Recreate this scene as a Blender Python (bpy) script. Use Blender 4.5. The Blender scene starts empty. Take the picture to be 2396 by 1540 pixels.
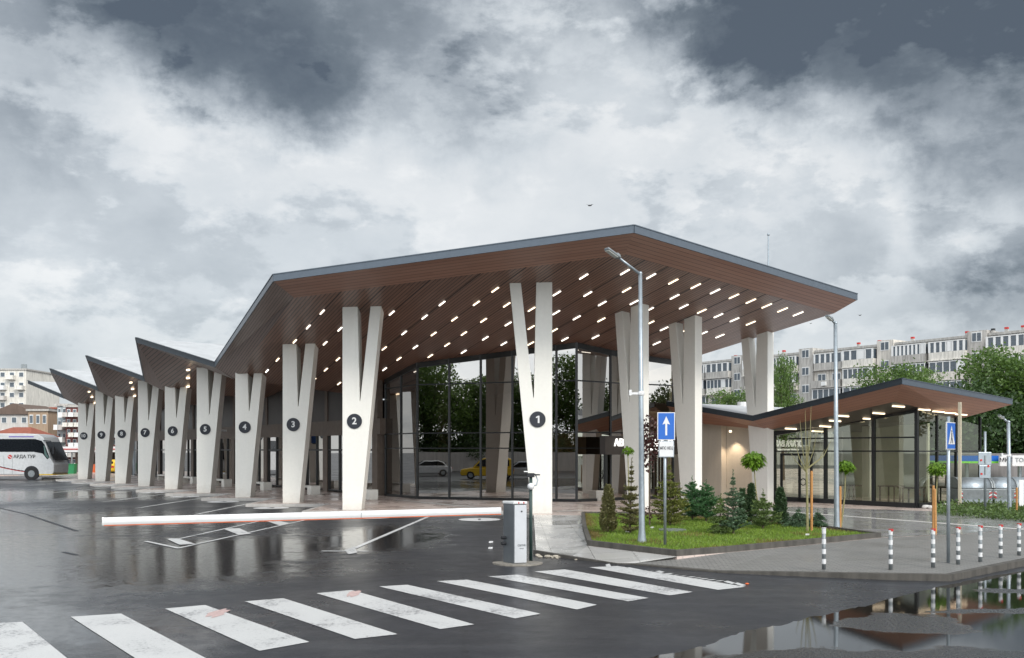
import bpy, math, random
from mathutils import Vector as V, Matrix
random.seed(7)
C = bpy.context.scene.collection
R = math.radians
PI = math.pi
F_ = 2150.0
HC = 2.4
AX = V((-.599, .801, 0)); NX = V((.801, .599, 0))     # building axis, and its square direction
PITCH = V((-6.82, 9.12, 0))

def at(x, y, Y):                       # picture point + distance -> world point
    return V(((x-1198)/F_*Y, Y, HC+(1053-y)/F_*Y))
def gr(x, y, z=0.0):                   # picture point on the ground at height z
    Y = F_*(HC-z)/(y-1053)
    return V(((x-1198)/F_*Y, Y, z))
def ceil_z(X, Y): return 14.14+.0245*X-.1764*Y

# ---------------------------------------------------------------- materials
MATS = {}
def nt(name):
    m = bpy.data.materials.new(name); m.use_nodes = True
    t = m.node_tree; t.nodes.clear()
    MATS[name] = m
    return m, t, t.nodes.new('ShaderNodeOutputMaterial')
def node(t, ty, **k):
    n = t.nodes.new(ty)
    for a, b in k.items():
        if a.startswith('i_'):
            key = a[2:]
            key = int(key) if key.isdigit() else key.replace('_', ' ')
            n.inputs[key].default_value = b
        else: setattr(n, a, b)
    return n
def L(t, a, b): t.links.new(a, b)
def math_(t, op, a, b=None, c=None):
    n = node(t, 'ShaderNodeMath', operation=op)
    for i, v in enumerate((a, b, c)):
        if v is None: continue
        if isinstance(v, (int, float)): n.inputs[i].default_value = v
        else: L(t, v, n.inputs[i])
    return n.outputs[0]
def ramp(t, fac, stops, interp='LINEAR'):
    r = node(t, 'ShaderNodeValToRGB'); r.color_ramp.interpolation = interp
    e = r.color_ramp.elements
    while len(e) < len(stops): e.new(.5)
    for i, (p, c) in enumerate(stops):
        e[i].position = p; e[i].color = (*c, 1) if not isinstance(c, (int, float)) else (c, c, c, 1)
    L(t, fac, r.inputs[0]); return r.outputs[0]
def noise(t, vec, scale, detail=4, rough=.55, dist=0.0):
    n = node(t, 'ShaderNodeTexNoise', i_Scale=scale, i_Detail=detail, i_Roughness=rough, i_Distortion=dist)
    if vec is not None: L(t, vec, n.inputs['Vector'])
    return n.outputs[0]
def pos(t): return node(t, 'ShaderNodeNewGeometry').outputs['Position']
def mixc(t, fac, a, b):
    n = node(t, 'ShaderNodeMix', data_type='RGBA')
    for i, v in ((0, fac), (6, a), (7, b)):
        if isinstance(v, (int, float)): n.inputs[i].default_value = v
        elif isinstance(v, tuple): n.inputs[i].default_value = (*v, 1)
        else: L(t, v, n.inputs[i])
    return n.outputs[2]
def bump(t, h, s, d=.02):
    b = node(t, 'ShaderNodeBump', i_Strength=s, i_Distance=d); L(t, h, b.inputs['Height']); return b.outputs[0]

def simple(name, col, rough=.5, metal=0.0, var=.12, scale=6.0, spec=.5, bmp=0.0, col2=None):
    m, t, o = nt(name)
    p = pos(t)
    f = noise(t, p, scale, 5, .6)
    a = col2 or tuple(c*(1-var) for c in col)
    c = mixc(t, ramp(t, f, [(.3, 0.0), (.7, 1.0)]), a, tuple(min(1, c*(1+var*.5)) for c in col))
    b = node(t, 'ShaderNodeBsdfPrincipled', i_Roughness=rough, i_Metallic=metal)
    b.inputs['Specular IOR Level'].default_value = spec
    L(t, c, b.inputs['Base Color'])
    if bmp: L(t, bump(t, noise(t, p, scale*6, 3), bmp), b.inputs['Normal'])
    L(t, b.outputs[0], o.inputs[0]); return m

def concrete(name, base, stain=.25, rough=.7):
    m, t, o = nt(name); p = pos(t)
    mp = node(t, 'ShaderNodeMapping'); mp.inputs['Scale'].default_value = (3, 3, .35); L(t, p, mp.inputs[0])
    s = noise(t, mp.outputs[0], 1.5, 6, .65)
    f = noise(t, p, 9, 5, .6)
    c = mixc(t, ramp(t, s, [(.35, 1.0), (.62, 0.0)]), base, tuple(x*(1-stain) for x in base))
    c = mixc(t, ramp(t, f, [(.4, 0.0), (.75, .35)]), c, tuple(x*.86 for x in base))
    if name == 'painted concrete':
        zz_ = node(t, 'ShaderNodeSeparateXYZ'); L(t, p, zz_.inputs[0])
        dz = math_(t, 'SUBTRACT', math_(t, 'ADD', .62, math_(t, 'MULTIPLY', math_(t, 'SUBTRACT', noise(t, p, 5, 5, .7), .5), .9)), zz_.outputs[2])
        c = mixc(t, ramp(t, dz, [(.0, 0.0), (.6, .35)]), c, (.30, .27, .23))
        jn = math_(t, 'LESS_THAN', math_(t, 'ABSOLUTE', math_(t, 'SUBTRACT', math_(t, 'FRACT', math_(t, 'DIVIDE', zz_.outputs[2], 1.95)), .5)), .004)
        c = mixc(t, math_(t, 'MULTIPLY', jn, .0), c, (.3, .29, .27))
    b = node(t, 'ShaderNodeBsdfPrincipled', i_Roughness=rough)
    L(t, c, b.inputs['Base Color']); L(t, bump(t, noise(t, p, 40, 4), .12, .01), b.inputs['Normal'])
    L(t, b.outputs[0], o.inputs[0]); return m

def wood(name, c1, c2, w=.16, rough=.28, groove=.05):
    m, t, o = nt(name)
    uv = node(t, 'ShaderNodeUVMap').outputs[0]
    sp = node(t, 'ShaderNodeSeparateXYZ'); L(t, uv, sp.inputs[0])
    v = math_(t, 'DIVIDE', sp.outputs[1], w)
    fr = math_(t, 'FRACT', v); fl = math_(t, 'FLOOR', v)
    g = math_(t, 'LESS_THAN', fr, groove/w*1.0)
    wn = node(t, 'ShaderNodeTexWhiteNoise', noise_dimensions='2D')
    ul = math_(t, 'FLOOR', math_(t, 'ADD', math_(t, 'DIVIDE', sp.outputs[0], 3.6), math_(t, 'MULTIPLY', fl, .37)))
    cb = node(t, 'ShaderNodeCombineXYZ'); L(t, fl, cb.inputs[0]); L(t, ul, cb.inputs[1]); L(t, cb.outputs[0], wn.inputs[0])
    mp = node(t, 'ShaderNodeMapping'); mp.inputs['Scale'].default_value = (.5, 9, 1); L(t, uv, mp.inputs[0])
    gn = noise(t, mp.outputs[0], 1.0, 5, .65)
    k = math_(t, 'ADD', math_(t, 'MULTIPLY', wn.outputs[0], .5), math_(t, 'MULTIPLY', gn, .6))
    c = mixc(t, k, c1, c2)
    c = mixc(t, g, c, tuple(x*.18 for x in c1))
    b = node(t, 'ShaderNodeBsdfPrincipled', i_Roughness=rough)
    b.inputs['Specular IOR Level'].default_value = .6
    L(t, c, b.inputs['Base Color'])
    rr = math_(t, 'ADD', math_(t, 'MULTIPLY', gn, .22), rough-.08); L(t, rr, b.inputs['Roughness'])
    h = math_(t, 'ADD', math_(t, 'SUBTRACT', 1.0, g), math_(t, 'MULTIPLY', wn.outputs[0], .12))
    L(t, bump(t, h, .35, .01), b.inputs['Normal'])
    L(t, b.outputs[0], o.inputs[0]); return m

def glassy(name, gcol, tcol, fac, rough=.0, wav=.0):
    m, t, o = nt(name)
    g = node(t, 'ShaderNodeBsdfGlossy', i_Roughness=rough); g.inputs[0].default_value = (*gcol, 1)
    tr = node(t, 'ShaderNodeBsdfTransparent'); tr.inputs[0].default_value = (*tcol, 1)
    if wav:
        n = noise(t, pos(t), .9, 2, .4); L(t, bump(t, n, wav, .05), g.inputs['Normal'])
    fr = node(t, 'ShaderNodeFresnel', i_IOR=1.5)
    f = math_(t, 'ADD', math_(t, 'MULTIPLY', fr.outputs[0], 1-fac), fac)
    mx = node(t, 'ShaderNodeMixShader'); L(t, f, mx.inputs[0])
    L(t, tr.outputs[0], mx.inputs[1]); L(t, g.outputs[0], mx.inputs[2]); L(t, mx.outputs[0], o.inputs[0])
    return m

def leafmat(name, dark, light, trans=.35, scale=.8):
    m, t, o = nt(name)
    g = node(t, 'ShaderNodeNewGeometry')
    n = noise(t, g.outputs['Position'], scale, 3, .6)
    k = math_(t, 'ADD', math_(t, 'MULTIPLY', g.outputs['Random Per Island'], .6), math_(t, 'MULTIPLY', math_(t, 'SUBTRACT', n, .3), 1.0))
    c = mixc(t, k, dark, light)
    b = node(t, 'ShaderNodeBsdfPrincipled', i_Roughness=.5); L(t, c, b.inputs['Base Color'])
    tr = node(t, 'ShaderNodeBsdfTranslucent'); L(t, mixc(t, .5, c, light), tr.inputs[0])
    mx = node(t, 'ShaderNodeMixShader', i_Fac=trans); L(t, b.outputs[0], mx.inputs[1]); L(t, tr.outputs[0], mx.inputs[2])
    L(t, mx.outputs[0], o.inputs[0]); return m

def emit(name, col, s):
    m, t, o = nt(name); e = node(t, 'ShaderNodeEmission', i_Strength=s); e.inputs[0].default_value = (*col, 1)
    L(t, e.outputs[0], o.inputs[0]); return m

def blobmask(t, p, blobs, warp=1.2, wscale=.35):
    """sum of soft ellipses (x, y, rx, ry) in ground metres, edges broken by noise"""
    nz = node(t, 'ShaderNodeTexNoise', i_Scale=wscale, i_Detail=5, i_Roughness=.6); L(t, p, nz.inputs['Vector'])
    off = node(t, 'ShaderNodeVectorMath', operation='SUBTRACT'); L(t, nz.outputs['Color'], off.inputs[0]); off.inputs[1].default_value = (.5, .5, .5)
    sc = node(t, 'ShaderNodeVectorMath', operation='SCALE'); L(t, off.outputs[0], sc.inputs[0]); sc.inputs['Scale'].default_value = warp*2
    ad = node(t, 'ShaderNodeVectorMath', operation='ADD'); L(t, p, ad.inputs[0]); L(t, sc.outputs[0], ad.inputs[1])
    tot = None
    for (x, y, rx, ry) in blobs:
        mp = node(t, 'ShaderNodeMapping')
        mp.inputs['Location'].default_value = (-x/rx, -y/ry, 0); mp.inputs['Scale'].default_value = (1/rx, 1/ry, 0)
        L(t, ad.outputs[0], mp.inputs[0])
        ln = node(t, 'ShaderNodeVectorMath', operation='LENGTH'); L(t, mp.outputs[0], ln.inputs[0])
        d = math_(t, 'SUBTRACT', 1.0, ln.outputs['Value'])
        tot = d if tot is None else math_(t, 'MAXIMUM', tot, d)
    return tot

def asphalt():
    m, t, o = nt('wet asphalt'); p = pos(t)
    fine = noise(t, p, 55, 4, .7); mid = noise(t, p, 2.2, 6, .65); big = noise(t, p, .22, 4, .6, .6)
    c = mixc(t, ramp(t, fine, [(.35, 0.0), (.75, 1.0)]), (.008, .009, .012), (.036, .038, .045))
    c = mixc(t, ramp(t, mid, [(.35, 0.0), (.7, .45)]), c, (.030, .033, .040))
    ms = node(t, 'ShaderNodeMapping'); ms.inputs['Rotation'].default_value = (0, 0, .95); ms.inputs['Scale'].default_value = (.35, 3.2, 1); L(t, p, ms.inputs[0])
    c = mixc(t, ramp(t, noise(t, ms.outputs[0], 1.0, 4, .6), [(.5, 0.0), (.7, .5)]), c, (.055, .057, .062))
    sv = node(t, 'ShaderNodeTexVoronoi', i_Scale=42.0); L(t, p, sv.inputs['Vector'])
    c = mixc(t, ramp(t, sv.outputs['Distance'], [(.06, .55), (.16, 0.0)]), c, (.13, .13, .13))
    ck = node(t, 'ShaderNodeTexVoronoi', feature='DISTANCE_TO_EDGE', i_Scale=.16)
    cw = node(t, 'ShaderNodeVectorMath', operation='ADD'); L(t, p, cw.inputs[0]); nw = node(t, 'ShaderNodeTexNoise', i_Scale=1.1, i_Detail=6, i_Roughness=.7); L(t, p, nw.inputs['Vector']); L(t, nw.outputs['Color'], cw.inputs[1])
    L(t, cw.outputs[0], ck.inputs['Vector'])
    c = mixc(t, math_(t, 'MULTIPLY', math_(t, 'LESS_THAN', ck.outputs['Distance'], .0022), .7), c, (.006, .006, .007))
    # the sunken lane on the left holds water
    bl = blobmask(t, p, [(-14.5, 18.5, 9.5, 12), (-6.9, 20.6, 3.4, 6.6), (-24, 30, 17, 9), (-30, 48, 16, 9), (-3.6, 25, 2.0, 5.0), (-9.2, 12.0, 6.6, 3.0)], 1.5, .45)
    wet = ramp(t, math_(t, 'ADD', math_(t, 'ADD', bl, math_(t, 'MULTIPLY', math_(t, 'SUBTRACT', mid, .5), .8)), math_(t, 'MULTIPLY', math_(t, 'SUBTRACT', big, .5), .5)), [(.02, 0.0), (.42, 1.0)])
    damp = ramp(t, math_(t, 'ADD', big, math_(t, 'MULTIPLY', mid, .4)), [(.55, 0.0), (.85, 1.0)])
    r0 = mixc(t, damp, (.42, .42, .42), (.26, .26, .26))
    brk = ramp(t, noise(t, p, 7, 6, .75), [(.40, 0.0), (.62, 1.0)])
    rg = mixc(t, wet, r0, mixc(t, brk, (.05, .05, .05), (.17, .17, .17)))
    c = mixc(t, wet, c, (.02, .021, .023))
    b = node(t, 'ShaderNodeBsdfPrincipled'); L(t, c, b.inputs['Base Color']); L(t, rg, b.inputs['Roughness'])
    L(t, math_(t, 'ADD', math_(t, 'MULTIPLY', wet, .9), .5), b.inputs['Specular IOR Level'])
    bs = node(t, 'ShaderNodeBump', i_Distance=.008)
    L(t, math_(t, 'ADD', noise(t, p, 30, 4, .7), math_(t, 'MULTIPLY', noise(t, p, 4, 3), 1.2)), bs.inputs['Height'])
    L(t, math_(t, 'ADD', math_(t, 'MULTIPLY', math_(t, 'SUBTRACT', 1.0, wet), .6), math_(t, 'ADD', .06, math_(t, 'MULTIPLY', brk, .14))), bs.inputs['Strength'])
    L(t, bs.outputs[0], b.inputs['Normal'])
    L(t, b.outputs[0], o.inputs[0]); return m

def paving(name, c1, c2, bw, bh, mortar, rot, rough, wetlow=.12, offs=.5, msize=.012):
    m, t, o = nt(name); p = pos(t)
    mp = node(t, 'ShaderNodeMapping'); mp.inputs['Rotation'].default_value = (0, 0, rot); L(t, p, mp.inputs[0])
    br = node(t, 'ShaderNodeTexBrick', offset=offs)
    for k, v in (('Scale', 1.0), ('Mortar Size', msize), ('Brick Width', bw), ('Row Height', bh)): br.inputs[k].default_value = v
    br.inputs['Color1'].default_value = (*c1, 1); br.inputs['Color2'].default_value = (*c2, 1); br.inputs['Mortar'].default_value = (*mortar, 1)
    L(t, mp.outputs[0], br.inputs[0])
    big = noise(t, p, .6, 5, .6, .4)
    c = mixc(t, ramp(t, big, [(.35, 0.0), (.65, .45)]), br.outputs[0], tuple(x*.68 for x in c1))
    rg = ramp(t, big, [(.38, wetlow), (.62, rough)])
    b = node(t, 'ShaderNodeBsdfPrincipled'); L(t, c, b.inputs['Base Color']); L(t, rg, b.inputs['Roughness'])
    L(t, bump(t, math_(t, 'ADD', math_(t, 'SUBTRACT', 1.0, br.outputs['Fac']), math_(t, 'MULTIPLY', noise(t, p, 20, 3), .3)), .25, .01), b.inputs['Normal'])
    L(t, b.outputs[0], o.inputs[0]); return m

def paint():
    m, t, o = nt('road paint'); p = pos(t)
    w = noise(t, p, 16, 7, .8); w2 = noise(t, p, .9, 4, .6, .6)
    k = ramp(t, math_(t, 'ADD', w, math_(t, 'MULTIPLY', w2, .7)), [(.90, 0.0), (1.15, 1.0)])
    ag = ramp(t, noise(t, p, 70, 4, .8), [(.56, 0.0), (.68, .75)])
    c = mixc(t, math_(t, 'MAXIMUM', k, ag), mixc(t, w2, (.56, .56, .55), (.47, .47, .47)), (.20, .20, .205))
    b = node(t, 'ShaderNodeBsdfPrincipled', i_Roughness=.4); L(t, c, b.inputs['Base Color'])
    L(t, bump(t, w, .3, .006), b.inputs['Normal']); L(t, b.outputs[0], o.inputs[0]); return m

def puddle_mat():
    m, t, o = nt('puddle water'); p = pos(t)
    n = noise(t, p, 1.1, 6, .7, .8)
    mp = node(t, 'ShaderNodeMapping'); mp.inputs['Scale'].default_value = (.5, 1.6, 1); mp.inputs['Rotation'].default_value = (0, 0, -.35); L(t, p, mp.inputs[0])
    n2 = noise(t, mp.outputs[0], .8, 5, .7)
    bl = blobmask(t, p, [(5.4, 12.7, 1.0, .75), (3.7, 10.5, 1.6, .55), (6.6, 9.9, 3.4, 1.3), (7.6, 13.6, 1.4, .3), (9.5, 15.5, 1.6, .5), (9.0, 12.0, 1.6, .8)], .7, 1.0)
    k = ramp(t, math_(t, 'ADD', bl, math_(t, 'MULTIPLY', math_(t, 'SUBTRACT', n2, .5), 1.5)), [(.02, 0.0), (.16, 1.0)])
    k2 = math_(t, 'MULTIPLY', k, ramp(t, noise(t, p, 26, 5, .8), [(.38, .35), (.55, 1.0)]))
    b = node(t, 'ShaderNodeBsdfPrincipled'); b.inputs['IOR'].default_value = 1.45
    L(t, mixc(t, k2, (.010, .010, .009), (.035, .035, .036)), b.inputs['Base Color'])
    L(t, mixc(t, k2, (.02, .02, .02), (.34, .34, .34)), b.inputs['Roughness'])
    bs = node(t, 'ShaderNodeBump', i_Distance=.01); L(t, noise(t, p, 34, 4, .7), bs.inputs['Height'])
    L(t, math_(t, 'ADD', math_(t, 'MULTIPLY', k2, .5), .012), bs.inputs['Strength']); L(t, bs.outputs[0], b.inputs['Normal'])
    L(t, b.outputs[0], o.inputs[0]); return m

ASPH = asphalt(); PAINT = paint(); PUD = puddle_mat()
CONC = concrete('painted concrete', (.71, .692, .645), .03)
BEIGE = concrete('beige render', (.80, .72, .60), .06)
PLAZA = paving('plaza slabs', (.60, .49, .44), (.50, .41, .37), .6, .3, (.30, .26, .24), .642, .45, .16)
SLAB = paving('light slabs', (.46, .45, .43), (.40, .39, .38), .9, .9, (.25, .25, .24), .0, .4, .10, .0)
BRICKP = paving('grey pavers', (.235, .228, .215), (.185, .18, .17), .2, .1, (.07, .07, .068), .1, .6, .35)
GREYP = paving('wet grey slabs', (.27, .265, .265), (.23, .225, .225), .5, .5, (.16, .16, .16), .642, .32, .07)
KERB = concrete('kerb stone', (.085, .078, .068), .55, .8)
KERBL = concrete('light kerb', (.42, .40, .38), .2, .6)
BAND = concrete('white band', (.62, .60, .57), .1, .4)
WOOD = wood('ceiling boards', (.15, .072, .048), (.30, .165, .115), .14, .32, .034)
WOODB = wood('edge boards', (.27, .122, .080), (.40, .21, .145), .28, .48, .028)
WOODD = wood('tooth boards', (.14, .088, .072), (.25, .17, .14), .15, .35, .03)
WOODP = wood('pavilion boards', (.23, .10, .062), (.33, .16, .10), .24, .42, .014)
FASC = simple('grey blue metal', (.085, .105, .13), .35, .3, .08)
FASD = simple('anthracite metal', (.018, .026, .034), .35, .2, .2)
ROOFM = simple('white membrane', (.45, .46, .47), .5, 0, .15, 1.5)
MULL = simple('black frame', (.012, .013, .014), .35, .2, .2)
GLASS = glassy('bronze glass', (.66, .635, .61), (.30, .24, .15), .52, .0, .012)
GLASS2 = glassy('green glass', (.60, .62, .54), (.80, .83, .70), .16, .0, .01)
DARKP = simple('brown cladding', (.030, .022, .018), .4, 0, .25, 3)
PIER = simple('taupe pier', (.13, .10, .080), .6, 0, .2, 4)
LITE = emit('ceiling lamp', (1.0, .84, .62), 1.9)
LITP = emit('pavilion lamp', (1.0, .80, .55), 1.7)
LITC = emit('cool lamp', (1.0, .93, .82), 1.9)
GALV = simple('galvanised steel', (.32, .36, .39), .38, .6, .15, 8)
GALVD = simple('dull steel', (.22, .24, .25), .5, .4, .2, 8)
WHITE = simple('white paint', (.60, .60, .60), .4, 0, .06)
WHITEG = simple('off white gloss', (.66, .66, .65), .25, 0, .06)
BLACK = simple('black plastic', (.010, .011, .014), .45)
SIGND = simple('navy disc', (.010, .012, .020), .45)
BLUE = simple('sign blue', (.006, .10, .42), .35, 0, .04)
RED = simple('red paint', (.45, .02, .015), .4)
ORANGE = simple('orange paint', (.62, .12, .03), .4)
GREENB = simple('green plastic', (.02, .22, .08), .5)
GRNSTRIP = simple('lime strip', (.18, .55, .05), .4)
YELLOW = simple('taxi yellow', (.62, .40, .02), .25)
SILVER = simple('silver paint', (.40, .42, .45), .25, .5)
CARW = simple('white car paint', (.50, .51, .52), .2)
TYRE = simple('tyre rubber', (.012, .012, .013), .8)
CARG = simple('dark car glass', (.008, .010, .013), .12, 0, .1, 6, .35)
STAKE = simple('stake wood', (.42, .20, .06), .7, 0, .2, 20)
BARK = simple('bark', (.10, .075, .055), .85, 0, .35, 9, .3, .5)
BARKG = simple('green bark', (.22, .20, .09), .7, 0, .3, 12)
CABD = simple('cabinet dark', (.10, .11, .12), .45, .2, .12, 3)
CABL = simple('cabinet silver', (.46, .47, .49), .4, .3, .08, 3)
POSTG = simple('dark green steel', (.02, .045, .04), .5)
SOIL = simple('lawn earth', (.10, .085, .035), .9, 0, .4, 2.2, .2, .4, (.035, .07, .012))
RTILE = simple('red roof tile', (.26, .075, .045), .8, 0, .3, 3)
STONE = simple('pebble', (.38, .34, .28), .8, 0, .3, 9)
BIRDM = simple('bird grey', (.05, .05, .055), .8)
BLKW = concrete('weathered panel', (.64, .60, .54), .45, .9)
BLKW2 = concrete('grey panel', (.46, .44, .41), .5, .9)
BLKW3 = concrete('cream panel', (.70, .67, .61), .4, .9)
GREYW = concrete('grey wall', (.20, .19, .19), .3, .9)
PINKW = concrete('pale wall', (.52, .49, .46), .25, .85)
TANW = concrete('tan wall', (.36, .26, .18), .3, .85)
REDW = concrete('maroon wall', (.16, .05, .045), .3, .8)
BLUEW = concrete('blue grey wall', (.36, .42, .44), .25, .8)
BROWNW = concrete('brown wall', (.13, .09, .07), .3, .8)
WING = simple('house window', (.07, .09, .11), .12, 0, .3, 4)
LAMPG = simple('lamp lens', (.55, .56, .52), .2)
L_TREE = leafmat('tree leaves', (.015, .045, .008), (.15, .25, .05), .35, .6)
L_DARK = leafmat('dark tree leaves', (.008, .024, .006), (.06, .12, .025), .28, .5)
L_BALL = leafmat('catalpa leaves', (.05, .12, .008), (.20, .34, .03), .4, 4)
L_PURP = leafmat('purple leaves', (.020, .006, .005), (.075, .022, .018), .2, 4)
L_HEDG = leafmat('ground cover leaves', (.02, .05, .01), (.13, .20, .05), .3, 2)
L_GRAS = leafmat('grass blades', (.07, .15, .014), (.26, .37, .05), .35, 1.3)
L_GRAD = leafmat('dry grass', (.10, .08, .02), (.26, .20, .06), .3, 2)
N_OLIV = leafmat('olive needles', (.06, .065, .02), (.22, .20, .08), .15, 5)
N_BLUE = leafmat('blue needles', (.035, .08, .04), (.17, .26, .15), .15, 5)
N_LIME = leafmat('light needles', (.05, .09, .02), (.20, .28, .09), .2, 5)
N_GRN = leafmat('green needles', (.025, .085, .03), (.12, .27, .10), .2, 5)
N_YELG = leafmat('yellow needles', (.055, .075, .015), (.26, .28, .06), .2, 5)
N_DARK = leafmat('dark needles', (.015, .04, .016), (.075, .13, .05), .15, 5)

# ---------------------------------------------------------------- mesh builder
class MB:
    def __init__(s): s.v = []; s.f = []; s.m = []; s.uv = {}
    def face(s, pts, mi=0, uv=None):
        b = len(s.v); s.v += [tuple(p) for p in pts]; s.f.append(tuple(range(b, b+len(pts)))); s.m.append(mi)
        if uv: s.uv[len(s.f)-1] = uv
    def mesh(s, vs, fs, mi=0):
        b = len(s.v); s.v += [tuple(p) for p in vs]
        for f in fs: s.f.append(tuple(i+b for i in f)); s.m.append(mi)
    def box(s, c, d, ux=V((1, 0, 0)), uy=None, uz=V((0, 0, 1)), mi=0):
        """c centre, d full sizes, along ux uy uz"""
        c = V(c); ux = V(ux).normalized(); uz = V(uz).normalized()
        uy = V(uy).normalized() if uy is not None else uz.cross(ux)
        h = [ux*d[0]/2, uy*d[1]/2, uz*d[2]/2]
        vs = [c+h[0]*a+h[1]*b+h[2]*e for a in (-1, 1) for b in (-1, 1) for e in (-1, 1)]
        s.mesh(vs, [(0, 1, 3, 2), (4, 6, 7, 5), (0, 4, 5, 1), (2, 3, 7, 6), (0, 2, 6, 4), (1, 5, 7, 3)], mi)
    def boxz(s, c, d, ux=V((1, 0, 0)), mi=0):     # c at base centre
        s.box(V(c)+V((0, 0, d[2]/2)), d, ux, mi=mi)
    def tube(s, pts, rs, n=8, mi=0, cap=True):
        pts = [V(p) for p in pts]
        if isinstance(rs, (int, float)): rs = [rs]*len(pts)
        b = len(s.v); up = None
        for i, p in enumerate(pts):
            d = (pts[min(i+1, len(pts)-1)]-pts[max(i-1, 0)]).normalized()
            if up is None: up = V((1, 0, 0)) if abs(d.x) < .9 else V((0, 1, 0))
            x = d.cross(up).normalized(); y = d.cross(x).normalized()
            for k in range(n):
                a = 2*PI*k/n; s.v.append(tuple(p+x*math.cos(a)*rs[i]+y*math.sin(a)*rs[i]))
        for i in range(len(pts)-1):
            for k in range(n):
                k2 = (k+1) % n
                s.f.append((b+i*n+k, b+i*n+k2, b+(i+1)*n+k2, b+(i+1)*n+k)); s.m.append(mi)
        if cap:
            s.f.append(tuple(b+k for k in range(n))[::-1]); s.m.append(mi)
            e = b+(len(pts)-1)*n; s.f.append(tuple(e+k for k in range(n))); s.m.append(mi)
    def prism(s, poly, ext, mi=0, msides=None):
        """poly: list of 3D points (planar), ext: extrusion vector"""
        n = len(poly); b = len(s.v); ext = V(ext)
        s.v += [tuple(p) for p in poly]+[tuple(V(p)+ext) for p in poly]
        s.f.append(tuple(range(b, b+n))); s.m.append(mi)
        s.f.append(tuple(range(b+n, b+2*n))[::-1]); s.m.append(mi)
        for i in range(n):
            j = (i+1) % n; s.f.append((b+j, b+i, b+n+i, b+n+j)); s.m.append(mi if msides is None else msides)
    def disc(s, c, r, ux, uy, n=32, mi=0, t=None):
        c = V(c); ps = [c+V(ux)*r*math.cos(2*PI*k/n)+V(uy)*r*math.sin(2*PI*k/n) for k in range(n)]
        if t is None: s.face(ps, mi)
        else: s.prism(ps, t, mi)
    def sphere(s, c, r, n=12, m=8, mi=0, sc=(1, 1, 1)):
        c = V(c); b = len(s.v); s.v.append((c.x, c.y, c.z+r*sc[2]))
        for i in range(1, m):
            th = PI*i/m
            for k in range(n):
                a = 2*PI*k/n; s.v.append((c.x+r*sc[0]*math.sin(th)*math.cos(a), c.y+r*sc[1]*math.sin(th)*math.sin(a), c.z+r*sc[2]*math.cos(th)))
        s.v.append((c.x, c.y, c.z-r*sc[2])); e = len(s.v)-1
        for k in range(n):
            s.f.append((b, b+1+k, b+1+(k+1) % n)); s.m.append(mi)
            s.f.append((e, b+1+(m-2)*n+(k+1) % n, b+1+(m-2)*n+k)); s.m.append(mi)
        for i in range(m-2):
            for k in range(n):
                k2 = (k+1) % n; s.f.append((b+1+i*n+k, b+1+(i+1)*n+k, b+1+(i+1)*n+k2, b+1+i*n+k2)); s.m.append(mi)
    def text(s, body, size, o, ux, uz, mi=0, bold=.0, ext=.01, maxw=None):
        cu = bpy.data.curves.new('t', 'FONT'); cu.body = body; cu.size = size; cu.align_x = 'CENTER'; cu.align_y = 'CENTER'
        cu.offset = bold*size; cu.resolution_u = 3; cu.extrude = ext
        ob = bpy.data.objects.new('t', cu); C.objects.link(ob)
        dg = bpy.context.evaluated_depsgraph_get(); me = bpy.data.meshes.new_from_object(ob.evaluated_get(dg))
        ux = V(ux).normalized(); uz = V(uz).normalized(); nn = ux.cross(uz)
        xs = [v.co.x for v in me.vertices] or [0]; w = max(xs)-min(xs); k = 1.0 if not maxw or w < 1e-6 else maxw/w
        cx = (max(xs)+min(xs))/2
        s.mesh([V(o)+ux*(v.co.x-cx)*k+uz*v.co.y*(k if not maxw else 1)+nn*v.co.z for v in me.vertices], [tuple(p.vertices) for p in me.polygons], mi)
        bpy.data.objects.remove(ob); bpy.data.curves.remove(cu); bpy.data.meshes.remove(me)
    def build(s, name, mats, parent=None, smooth=False, bevel=0):
        mats = mats if isinstance(mats, (list, tuple)) else [mats]
        org = wloc(parent) if parent else V((0, 0, 0))
        me = bpy.data.meshes.new(name)
        me.from_pydata([(x-org.x, y-org.y, z-org.z) for x, y, z in s.v], [], s.f)
        for m in mats: me.materials.append(m)
        me.polygons.foreach_set('material_index', s.m)
        if smooth: me.polygons.foreach_set('use_smooth', [True]*len(s.f))
        if s.uv:
            ul = me.uv_layers.new(name='UVMap')
            for fi, uv in s.uv.items():
                for li, q in zip(me.polygons[fi].loop_indices, uv): ul.data[li].uv = q
        me.update()
        o = bpy.data.objects.new(name, me); C.objects.link(o)
        if parent: o.parent = parent
        if bevel:
            b = o.modifiers.new('bevel', 'BEVEL'); b.width = bevel; b.segments = 2; b.limit_method = 'ANGLE'; b.angle_limit = R(40)
        return o
def wloc(o):
    p = V((0, 0, 0))
    while o is not None: p = p+V(o.location); o = o.parent
    return p
def thing(name, label, cat, loc=(0, 0, 0), group=None):
    o = bpy.data.objects.new(name, None); C.objects.link(o); o.location = loc; o.empty_display_size = .3
    o['label'] = label; o['category'] = cat
    if group: o['group'] = group
    return o
def tag(o, label=None, cat=None, group=None, kind=None):
    for k, v in (('label', label), ('category', cat), ('group', group), ('kind', kind)):
        if v: o[k] = v
    return o
def copy_tree(src, loc, label=None, rz=None, scale=None):
    r = src.copy(); C.objects.link(r); r.location = loc
    if rz is not None: r.rotation_euler = (0, 0, rz)
    if scale is not None: r.scale = (scale if not isinstance(scale, (int, float)) else (scale,)*3)
    if label: r['label'] = label
    for ch in list(src.children):
        c = ch.copy(); C.objects.link(c); c.parent = r
        for g in list(ch.children):
            d = g.copy(); C.objects.link(d); d.parent = c
    return r
def struct(o): o['kind'] = 'structure'; return o
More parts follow.
